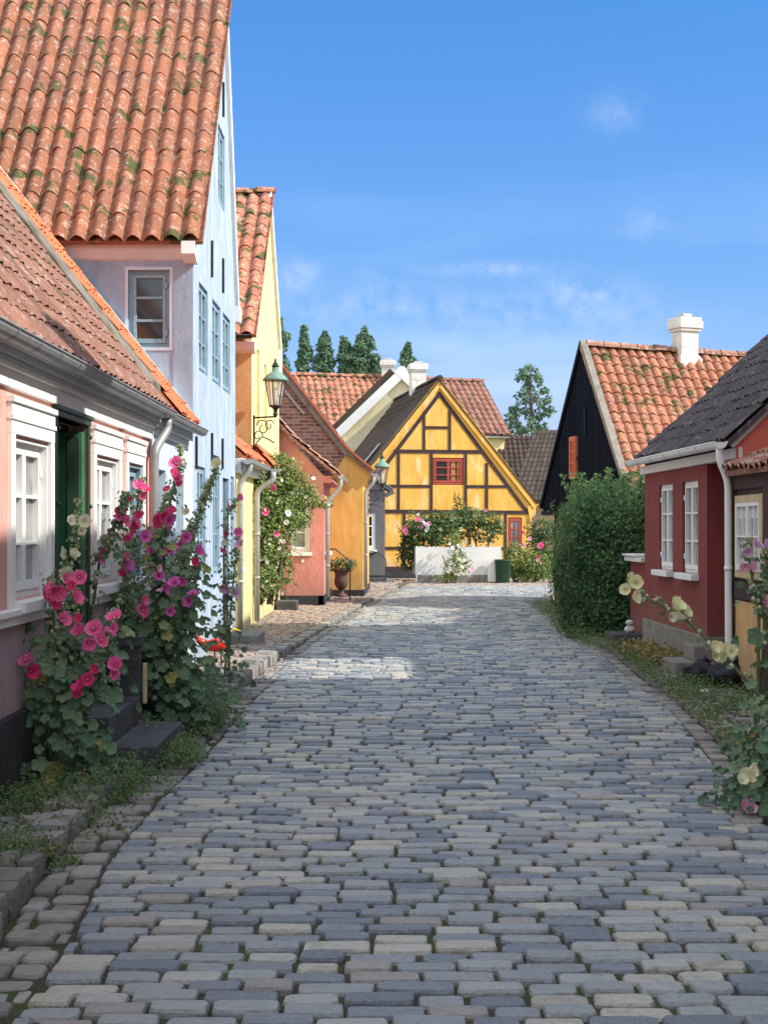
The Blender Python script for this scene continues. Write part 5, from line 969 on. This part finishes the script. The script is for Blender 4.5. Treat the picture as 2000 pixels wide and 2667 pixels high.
hollyhock('hollyhock with a long slanting stem of cream buds crossing the blue gable wall', 12.6, (450, 0), [[(465, 1600), (490, 1440), (530, 1300), (566, 1215)], [(470, 1600), (480, 1450), (500, 1360)]],
          [(566, 1212, 'yellow', .05), (488, 1335, 'yellow', .045), (420, 1320, 'yellow', .04), (500, 1395, 'cream', .04)], nleaf=60, buds=2.2, mid=60, spread=.4, zmax=1.0)
hollyhock('slender hollyhock with small red and pink flowers before the far blue gable', 15.2, (590, 0), [[(585, 1600), (583, 1450), (596, 1330), (620, 1295)], [(600, 1600), (612, 1480), (622, 1380)], [(595, 1650), (590, 1560), (586, 1510)]],
          [(598, 1313, 'red', .055), (620, 1298, 'pink', .05), (585, 1374, 'pink', .05), (588, 1392, 'red', .04), (620, 1386, 'pink', .055), (628, 1418, 'lpink', .055), (586, 1527, 'lpink', .07), (582, 1440, 'red', .045), (614, 1545, 'mauve', .06), (584, 1412, 'cream', .04)], nleaf=36, leafr=(.04, .10), spread=.26, zmax=.6, mid=22)
# big right-hand plants
hollyhock('pale yellow hollyhock leaning out from the right edge over the pavement', 9.4, (2040, 0), [[(1990, 1830), (1880, 1700), (1780, 1610), (1690, 1560), (1640, 1515)]],
          [(1635, 1510, 'yellow', .05), (1655, 1518, 'yellow', .045), (1628, 1535, 'yellow', .04), (1645, 1555, 'yellow', .045), (1755, 1588, 'yellow', .055), (1780, 1597, 'yellow', .045), (1745, 1605, 'cream', .045), (1762, 1615, 'cream', .04), (1865, 1692, 'yellow', .055), (1888, 1690, 'yellow', .055), (1850, 1690, 'yellow', .045), (1875, 1705, 'yellow', .05), (1903, 1695, 'yellow', .045), (1860, 1707, 'yellow', .04)], nleaf=0, buds=.5, mid=12, group='hollyhocks on the right pavement')
hollyhock('mauve hollyhock standing in front of the leaded window at the right edge', 9.7, (1985, 0), [[(1975, 1600), (1950, 1460), (1945, 1400)], [(1995, 1600), (1995, 1480), (1993, 1430)]],
          [(1945, 1435, 'mauve', .05), (1965, 1425, 'mauve', .055), (1940, 1465, 'lpink', .05), (1990, 1430, 'mauve', .06), (1952, 1480, 'lpink', .045), (1990, 1560, 'lpink', .06), (1998, 1450, 'mauve', .05)], nleaf=10, buds=.8, mid=20, group='hollyhocks on the right pavement')
hollyhock('dark leafy hollyhock clump with one low cream flower head at the lower right', 8.6, (2065, 0), [[(1950, 1980), (1940, 1900)], [(1985, 1980), (1960, 1850)]],
          [(1935, 2020, 'yellow', .05), (1945, 2008, 'cream', .045), (1930, 2035, 'cream', .04), (1950, 2030, 'yellow', .04), (1940, 2115, 'lpink', .05)], nleaf=420, leafr=(.035, .09), spread=.44, zmax=.62, mid=30, group='hollyhocks on the right pavement')
# weeds & moss as ground cover ------------------------------------------
def weeds(name, n, area, size, mat, label, cat, zf=lambda x, d: .09, hmax=.12):
    P = np.array([area() for _ in range(n)]); h = hmax*rng.random(n)**2; pts = np.stack([P[:, 0], P[:, 1], np.array([zf(a, b) for a, b in P])+h], 1)
    V, F, R = leafcloud(pts, np.tile(np.array([.1, -.3, .9]), (n, 1)), size, np.clip(rng.normal(.5, .3, n), 0, 1)); o = npmesh(name, V, F, R, mat); tag(o, label, cat, kind='stuff'); return o
CL = [(random.uniform(-2.1, -1.55), random.choice([random.uniform(6.6, 9.5), random.uniform(9, 16)]), random.uniform(.08, .3)) for _ in range(46)]+[(-1.42+random.gauss(0, .05), random.uniform(10, 14), random.uniform(.08, .2)) for _ in range(16)]+[(-1.85, d, .3) for d in np.arange(9.2, 15, .6)]
def areaL():
    c = random.choice(CL); a = random.random()*6.283; r = c[2]*math.sqrt(random.random())*1.2; return (min(c[0]+r*math.cos(a), -1.12), c[1]+r*math.sin(a)*1.3)
weeds('weeds', 26000, areaL, .024, m_leaf_weed, 'low green weeds and moss growing along the left kerb', 'weeds', zf=lambda x, d: .07 if x < kl(d) else .03, hmax=.11)
CR = [(random.uniform(2.75, 3.3), random.uniform(9, 20), random.uniform(.08, .25)) for _ in range(26)]+[(2.7+.04*(d-20)+random.uniform(-.15, .1), d, .18) for d in np.arange(19.5, 31, .4)]+[(kr(d)+.0, d, .09) for d in np.arange(9, 20, .5)]
def areaR():
    c = random.choice(CR); a = random.random()*6.283; r = c[2]*math.sqrt(random.random())*1.2; return (c[0]+r*math.cos(a), c[1]+r*math.sin(a)*1.3)
weeds('weeds', 16000, areaR, .024, m_leaf_weed, 'green weeds along the right kerb and hedge foot', 'weeds', hmax=.10)
weeds('dry_grass', 1800, lambda: (3.15+random.gauss(0, .13), 18.0+random.gauss(0, .8)), .06, m_dry, 'dry yellow grass tuft at the plinth of the red house', 'grass', hmax=.10)
JT = [(random.choice([random.uniform(-1.2, 2.3), random.uniform(-1.25, -.9)]), 4.6+12*random.random()**1.5) for _ in range(110)]
weeds('joint_moss', 5000, lambda: (lambda c: (c[0]+random.gauss(0, .035), c[1]+random.gauss(0, .035)))(random.choice(JT)), .012, m_leaf_weed, 'small moss and weed tufts growing in the joints between the setts', 'moss', zf=lambda x, d: G(x, d)-.024, hmax=.014)
# climbing rose ----------------------------------------------------------
cr_ = thing('climbing_rose', 'large climbing rose with yellow-green leaves between the downpipes and pink gable', 'rose', (-2.0, 27.2, 0))
c3 = lambda cx, cy, D: W(500+cx/3.16, 900+cy/3.16, D-1.9)
pt = []
for (cx, cy, D, n, r) in ((540, 1120, 26.8, 900, (.2, .25, .3)), (520, 1300, 26.8, 1100, (.2, .25, .4)), (510, 1500, 26.8, 1100, (.18, .25, .4)), (505, 1700, 26.8, 1000, (.17, .25, .4)), (500, 1900, 26.8, 700, (.15, .25, .35)), (800, 1350, 27.6, 900, (.25, .2, .3)), (760, 1850, 27.3, 300, (.2, .15, .3)), (740, 1080, 27.4, 1700, (.35, .3, .38)), (820, 1180, 27.6, 1500, (.40, .3, .33)), (900, 1250, 27.8, 1000, (.33, .2, .26)), (600, 1200, 27.0, 1500, (.30, .3, .4)), (700, 1350, 27.2, 1500, (.38, .3, .36)), (600, 1480, 27.0, 1500, (.30, .3, .4)), (720, 1520, 27.3, 1300, (.32, .25, .38)), (580, 1680, 26.9, 1400, (.26, .28, .4)), (690, 1720, 27.2, 1000, (.26, .22, .35)), (560, 1860, 26.8, 1200, (.24, .25, .36)), (640, 1930, 27.0, 800, (.22, .2, .33)), (530, 2000, 26.8, 700, (.2, .25, .25)), (700, 1010, 27.4, 500, (.22, .2, .3)), (1080, 1290, 28.2, 160, (.2, .1, .12)), (900, 1430, 27.8, 260, (.2, .1, .15))):
    pt.append((n, c3(cx, cy, D), r))
cloud(pt, .052, m_leaf_rose, 'foliage', cr_)
mb = MB()
for cx in (560, 640, 660, 700): mb.tube([Vector(c3(cx+random.uniform(-20, 20), 2130, 27)), Vector(c3(cx+20, 1900, 27)), Vector(c3(cx+30+random.uniform(-40, 60), 1500, 27.1)), Vector(c3(cx+80, 1200, 27.3))], [.03, .022, .015, .008], 7)
for (a, b) in (((850, 1300), (1110, 1290)), ((900, 1100), (1010, 1080)), ((760, 1960), (880, 1990)), ((740, 1850), (850, 1900)), ((860, 1700), (930, 1790))): mb.tube([Vector(c3(a[0], a[1], 27.8)), Vector(c3((a[0]+b[0])/2, (a[1]+b[1])/2-30, 28)), Vector(c3(b[0], b[1], 28.2))], .006, 5)
mb.build('branch', m_trunk, cr_)
for (cx, cy, k, r) in [(680, 1170, 'pink', .09), (608, 1370, 'pink', .085), (690, 1550, 'pink', .085)]+[(1000, 1095, 'white', .05), (860, 1200, 'white', .06), (790, 1380, 'white', .07), (780, 1460, 'white', .05), (760, 1620, 'white', .05), (1130, 1300, 'white', .05), (940, 1250, 'white', .04), (910, 1770, 'white', .045), (520, 1260, 'yellow', .04), (740, 1110, 'white', .04)]+[(random.uniform(520, 760), random.uniform(1200, 2050), random.choice(['white', 'yellow', 'cream']), random.uniform(.025, .045)) for _ in range(26)]:
    bloom(cr_, c3(cx, cy, 26.6 if cx < 800 else 27.4), k, r*.9)
# hedge -------------------------------------------------------------------
hd = thing('hedge', 'tall dense dark green hedge between the black barn and the red house', 'hedge', (3.2, 24, 0))
def hedge_pts(n):
    out_p, out_n = [], []
    s = rng.random(n); face = rng.choice(3, n, p=[.5, .24, .26]); D = 21.4+9.6*s**1.25
    xl_ = 2.72+.115*(D-21.4); xl_ = np.where(D > 21.4, xl_, xl_)
    top = 1.80+.12*np.sin(D*1.7)+.07*np.sin(D*4.1+1)+.02*(D-21.4)
    P = np.zeros((n, 3)); N_ = np.zeros((n, 3)); z = rng.random(n); u = rng.random(n); wdt = 1.75
    bul = .12*np.sin(D*2.3+z*5)+.07*np.sin(D*6+z*9)
    f0 = face == 0; P[f0] = np.stack([xl_[f0]-bul[f0]-.12*np.sin(z[f0]*3.1)+.25*(z[f0]>.9)*(z[f0]-.9)*10, D[f0], .08+z[f0]*top[f0]], 1); N_[f0] = (-1, -.2, .25)
    f1 = face == 1; th1 = top[f1]*0+1.86+.12*np.sin(u[f1]*7)+.08*np.sin(u[f1]*17); P[f1] = np.stack([2.66+u[f1]*wdt, 21.4+bul[f1]*.6+.1*np.sin(u[f1]*6+z[f1]*4)+.3*np.abs(u[f1]-.4)**2, .08+z[f1]*th1], 1); N_[f1] = (-.1, -1, .3)
    f2 = face == 2; P[f2] = np.stack([xl_[f2]+.05+u[f2]*wdt, D[f2], top[f2]+.1*np.sin(u[f2]*9+D[f2]*3)+.08*rng.normal(0, 1, f2.sum())*.6+.12*np.sin(u[f2]*3.1)], 1); N_[f2] = (-.1, -.3, 1)
    return P+rng.normal(0, .05, P.shape)+N_/1.2*(.07*np.sin(P[:, 1:2]*9+P[:, 2:3]*7)*np.sin(P[:, 0:1]*8+P[:, 2:3]*5)), N_
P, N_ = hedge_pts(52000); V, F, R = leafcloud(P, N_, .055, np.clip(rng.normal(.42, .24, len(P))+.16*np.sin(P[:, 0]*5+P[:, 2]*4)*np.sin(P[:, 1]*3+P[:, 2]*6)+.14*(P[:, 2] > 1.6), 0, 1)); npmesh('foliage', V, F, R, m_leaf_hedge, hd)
sh = [( (2.85+u*1.3, 21.6+(1-u)*.0+random.random()*2.5, 1.95) ) for u in [random.random() for _ in range(120)]]; mb = MB(); VV = []
sp_, sn_ = [], []
for (x, y, z) in sh:
    h = random.uniform(.15, .5); dx, dy = random.gauss(0, .08), random.gauss(0, .08); mb.tube([(x, y, z-.15), (x+dx, y+dy, z+h)], .004, 5)
    for k in range(int(26*h/.3)): t = random.random(); sp_.append((x+dx*t+random.gauss(0, .025), y+dy*t+random.gauss(0, .025), z+h*t)); sn_.append((0, -.5, .5))
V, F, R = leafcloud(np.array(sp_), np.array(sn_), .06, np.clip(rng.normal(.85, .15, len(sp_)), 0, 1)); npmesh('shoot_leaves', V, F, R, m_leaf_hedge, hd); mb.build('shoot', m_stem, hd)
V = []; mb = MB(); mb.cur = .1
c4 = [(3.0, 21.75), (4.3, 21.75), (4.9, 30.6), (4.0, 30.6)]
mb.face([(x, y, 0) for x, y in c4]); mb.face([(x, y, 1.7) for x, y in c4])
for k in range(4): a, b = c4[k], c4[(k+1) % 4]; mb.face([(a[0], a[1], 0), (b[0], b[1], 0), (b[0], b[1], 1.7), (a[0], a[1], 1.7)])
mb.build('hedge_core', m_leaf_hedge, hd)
# bushes before the timbered house ---------------------------------------
c4f = lambda cx, cy, D: W(850+cx*.3918, 800+cy*.3918, D)
def bush(label, D, blobs, mat, size=.07, blooms=(), stems=(), name='rose_bush', cat='rose bush', dens=1.0, group=None):
    b0 = c4f(blobs[0][0], 0, D); root = thing(name, label, cat, (b0[0], D, 0), group)
    cloud([(int(n*dens), c4f(cx, cy, D), (rx, min(rx, .5), rz)) for cx, cy, n, rx, rz in blobs], size, mat, 'foliage', root)
    if stems:
        mb = MB()
        for s in stems: mb.tube([Vector(c4f(x, y, D)) for x, y in s], [.022*(1-.6*i/len(s)) for i in range(len(s))], 6)
        mb.build('stem', m_trunk, root)
    for b in blooms: bloom(root, c4f(b[0], b[1], D-.45), b[2], b[3] if len(b) > 3 else .06)
    return root
bush('rose bush with clustered pale pink blooms behind the left part of the fence', 46.0, [(620, 1480, 1300, .55, .5), (720, 1470, 1300, .5, .5), (570, 1560, 700, .35, .6), (800, 1430, 900, .42, .35), (540, 1640, 500, .3, .5), (780, 1540, 700, .5, .4)], m_leaf_bush, .085,
     [(510, 1460, 'pink', .10), (515, 1500, 'pink', .11), (505, 1480, 'lpink', .09), (530, 1490, 'lpink', .09), (640, 1430, 'white', .1), (660, 1470, 'white', .11), (640, 1470, 'lpink', .1), (620, 1420, 'lpink', .09), (610, 1380, 'white', .06), (680, 1440, 'lpink', .08), (590, 1530, 'yellow', .07), (760, 1480, 'yellow', .07), (600, 1410, 'pink', .07), (650, 1450, 'white', .08)], [[(560, 1750), (580, 1600)], [(640, 1720), (640, 1500)]])
bush('arching rose tree rising above the right part of the fence', 46.3, [(960, 1400, 900, .45, .35), (1080, 1420, 800, .42, .3), (1060, 1500, 700, .45, .35), (900, 1450, 800, .35, .45), (1140, 1460, 300, .25, .25), (880, 1320, 160, .2, .4)], m_leaf_bush, .08,
     [(885, 1470, 'yellow', .09), (960, 1590, 'white', .08), (1060, 1350, 'lpink', .06), (1020, 1480, 'yellow', .06), (920, 1540, 'yellow', .07), (860, 1500, 'white', .07)], [[(1000, 1650), (990, 1500), (960, 1350)], [(1060, 1650), (1090, 1520), (1130, 1430)], [(860, 1560), (870, 1350), (850, 1230)], [(1000, 1600), (940, 1400), (910, 1270)]], dens=.8)
bush('white flowering rose sprawling over the middle of the white fence', 44.1, [(870, 1620, 420, .22, .45), (830, 1740, 420, .25, .35), (900, 1700, 260, .25, .35), (790, 1800, 200, .25, .15), (850, 1540, 160, .2, .3)], m_leaf_rose, .07,
     [(random.gauss(865, 45), random.uniform(1560, 1800), random.choice(['white', 'white', 'cream']), random.uniform(.04, .07)) for _ in range(30)]+[(965, 1745, 'lpink', .09), (950, 1760, 'white', .07)], [[(830, 1840), (840, 1700), (870, 1560)], [(800, 1840), (810, 1740), (770, 1650)], [(845, 1840), (900, 1720), (960, 1680)]], dens=.8)
bush('loose rose bush with coral flowers right of the green litter bin', 45.0, [(1260, 1680, 800, .4, .5), (1340, 1720, 900, .4, .5), (1420, 1730, 900, .4, .45), (1300, 1790, 400, .4, .2), (1240, 1620, 400, .3, .3)], m_leaf_rose, .08,
     [(1425, 1590, 'pink', .12), (1400, 1650, 'red', .08), (1405, 1680, 'lpink', .08), (1350, 1540, 'lpink', .08), (1300, 1580, 'lpink', .07), (1310, 1500, 'red', .07), (1420, 1700, 'lpink', .07)], [[(1240, 1830), (1290, 1660)], [(1260, 1830), (1330, 1600), (1370, 1500)], [(1380, 1830), (1425, 1600)]], dens=.9)
bush('clipped green shrub column at the right corner of the timbered house', 47.5, [(1440, 1480, 1300, .55, .45), (1440, 1600, 1200, .55, .55), (1430, 1700, 700, .5, .5)], m_leaf_bush, .08, name='shrub', cat='shrub')
bush('thin dark shrub with bare twigs at the barn corner beside the hedge', 33.0, [(1560, 1320, 240, .25, .2), (1560, 1500, 240, .2, .6), (1545, 1700, 220, .2, .5)], m_leaf_hedge, .06, name='shrub', cat='shrub', stems=[[(1560, 1850), (1550, 1600), (1570, 1330)], [(1540, 1850), (1530, 1600), (1500, 1460)]])
# trees --------------------------------------------------------------------
def tree(label, D, x, ytop, ybot, wpx, n=1500, size=.5, name='poplar_tree', dens=(.9, .5), lobes=14, group='trees beyond the roofs', col=None):
    X, _, zt = W(x, ytop, D); zb = W(x, ybot, D)[2]; wd = wpx/4000*D/2*1.3; root = thing(name, label, 'tree', (X, D, 0), group)
    mb = MB(); mb.tube([(X, D, 0), (X+.1, D, zb), (X, D, zt-.8)], [.35, .22, .05], 8)
    parts = []; h = zt-zb
    for i in range(lobes):
        t = (i+.5)/lobes; env = min(1, .55+t*1.6)*(1-.85*t**3.0)*random.uniform(.75, 1.1); a = random.random()*6.28; off = wd*env*random.uniform(.15, .95); r = wd*env*random.uniform(.25, .6)+.12
        c = (X+off*math.cos(a), D+off*math.sin(a)*.6, zb+h*t*.97); parts.append((int(n/lobes), c, (r*.8, r*.8, h/lobes*random.uniform(1.2, 3.4))))
        mb.tube([(X, D, c[2]-h/lobes*1.2), c], [.06, .02], 5)
    mb.build('trunk', m_trunk, root); cloud(parts, size, m_leaf_tree, 'crown', root); return root
m2f = 1.2056
for (x, yt, yb, wd, lb) in ((606, 690, 840, 46, 'broad dark poplar directly behind the tall yellow house edge'), (657, 708, 805, 26, 'narrow pointed poplar just right of the tall yellow house'), (704, 722, 808, 44, 'short rounded poplar left of the gap in the tree row'), (745, 732, 808, 34, 'smaller poplar between the two rounded poplars'), (787, 711, 810, 52, 'tallest full poplar left of the weathered white chimney'), (812, 770, 815, 26, 'low poplar top touching the weathered chimney'), (881, 745, 830, 30, 'lone slim poplar between the two chimneys')):
    tree(lb, 95, x*m2f, yt*m2f, (yb+20)*m2f, wd*m2f, n=9000, size=.21, lobes=30)
def aspen(label, D, clumps, stems, size=.22):
    b = c4f(stems[0][0][0], 0, D); root = thing('aspen_tree', label, 'tree', (b[0], D, 0), 'trees beyond the roofs'); mb = MB()
    for k, st_ in enumerate(stems): mb.tube([Vector(c4f(x, y, D+random.uniform(-.3, .3))) for x, y in st_], [.14*(1-.8*i/len(st_)) if k == 0 else .05*(1-.7*i/len(st_)) for i in range(len(st_))], 6)
    mb.build('trunk', m_trunk, root)
    cloud([(int(75*(r/40)**2), (c4f(x, y, D)[0], D+random.uniform(-.8, .8), c4f(x, y, D)[2]), (r*.3918/4000*D*.85, r*.3918/4000*D*.85, r*.3918/4000*D*.85)) for x, y, r in clumps], size, m_leaf_tree, 'crown', root)
ca = [(1345, 405, 40), (1300, 440, 38), (1275, 460, 26), (1385, 410, 24), (1340, 470, 45), (1405, 470, 38), (1425, 500, 28), (1350, 530, 42), (1310, 560, 30), (1275, 580, 26), (1440, 560, 32), (1390, 590, 42), (1460, 620, 34), (1330, 620, 36), (1275, 630, 22), (1420, 650, 38), (1485, 680, 30), (1345, 690, 42), (1300, 690, 24), (1400, 720, 40), (1460, 710, 30), (1360, 760, 42), (1330, 810, 36), (1410, 800, 36), (1450, 790, 26), (1380, 840, 44)]
aspen('airy tall aspen with separate leaf clumps left of the black barn', 85, ca, [[(1370, 1400), (1370, 900), (1360, 650), (1345, 400)], [(1370, 850), (1440, 700), (1480, 680)], [(1368, 760), (1300, 600), (1280, 560)], [(1365, 650), (1430, 560)], [(1362, 600), (1300, 450)]])
cb_ = [(1235, 690, 34), (1260, 670, 20), (1215, 720, 28), (1250, 740, 36), (1280, 700, 22), (1220, 780, 32), (1270, 790, 30), (1290, 830, 26), (1240, 840, 36), (1210, 830, 20)]
aspen('low leafy tree at the left foot of the airy aspen', 86, cb_, [[(1300, 1400), (1290, 900), (1250, 690)], [(1290, 900), (1280, 760)]])
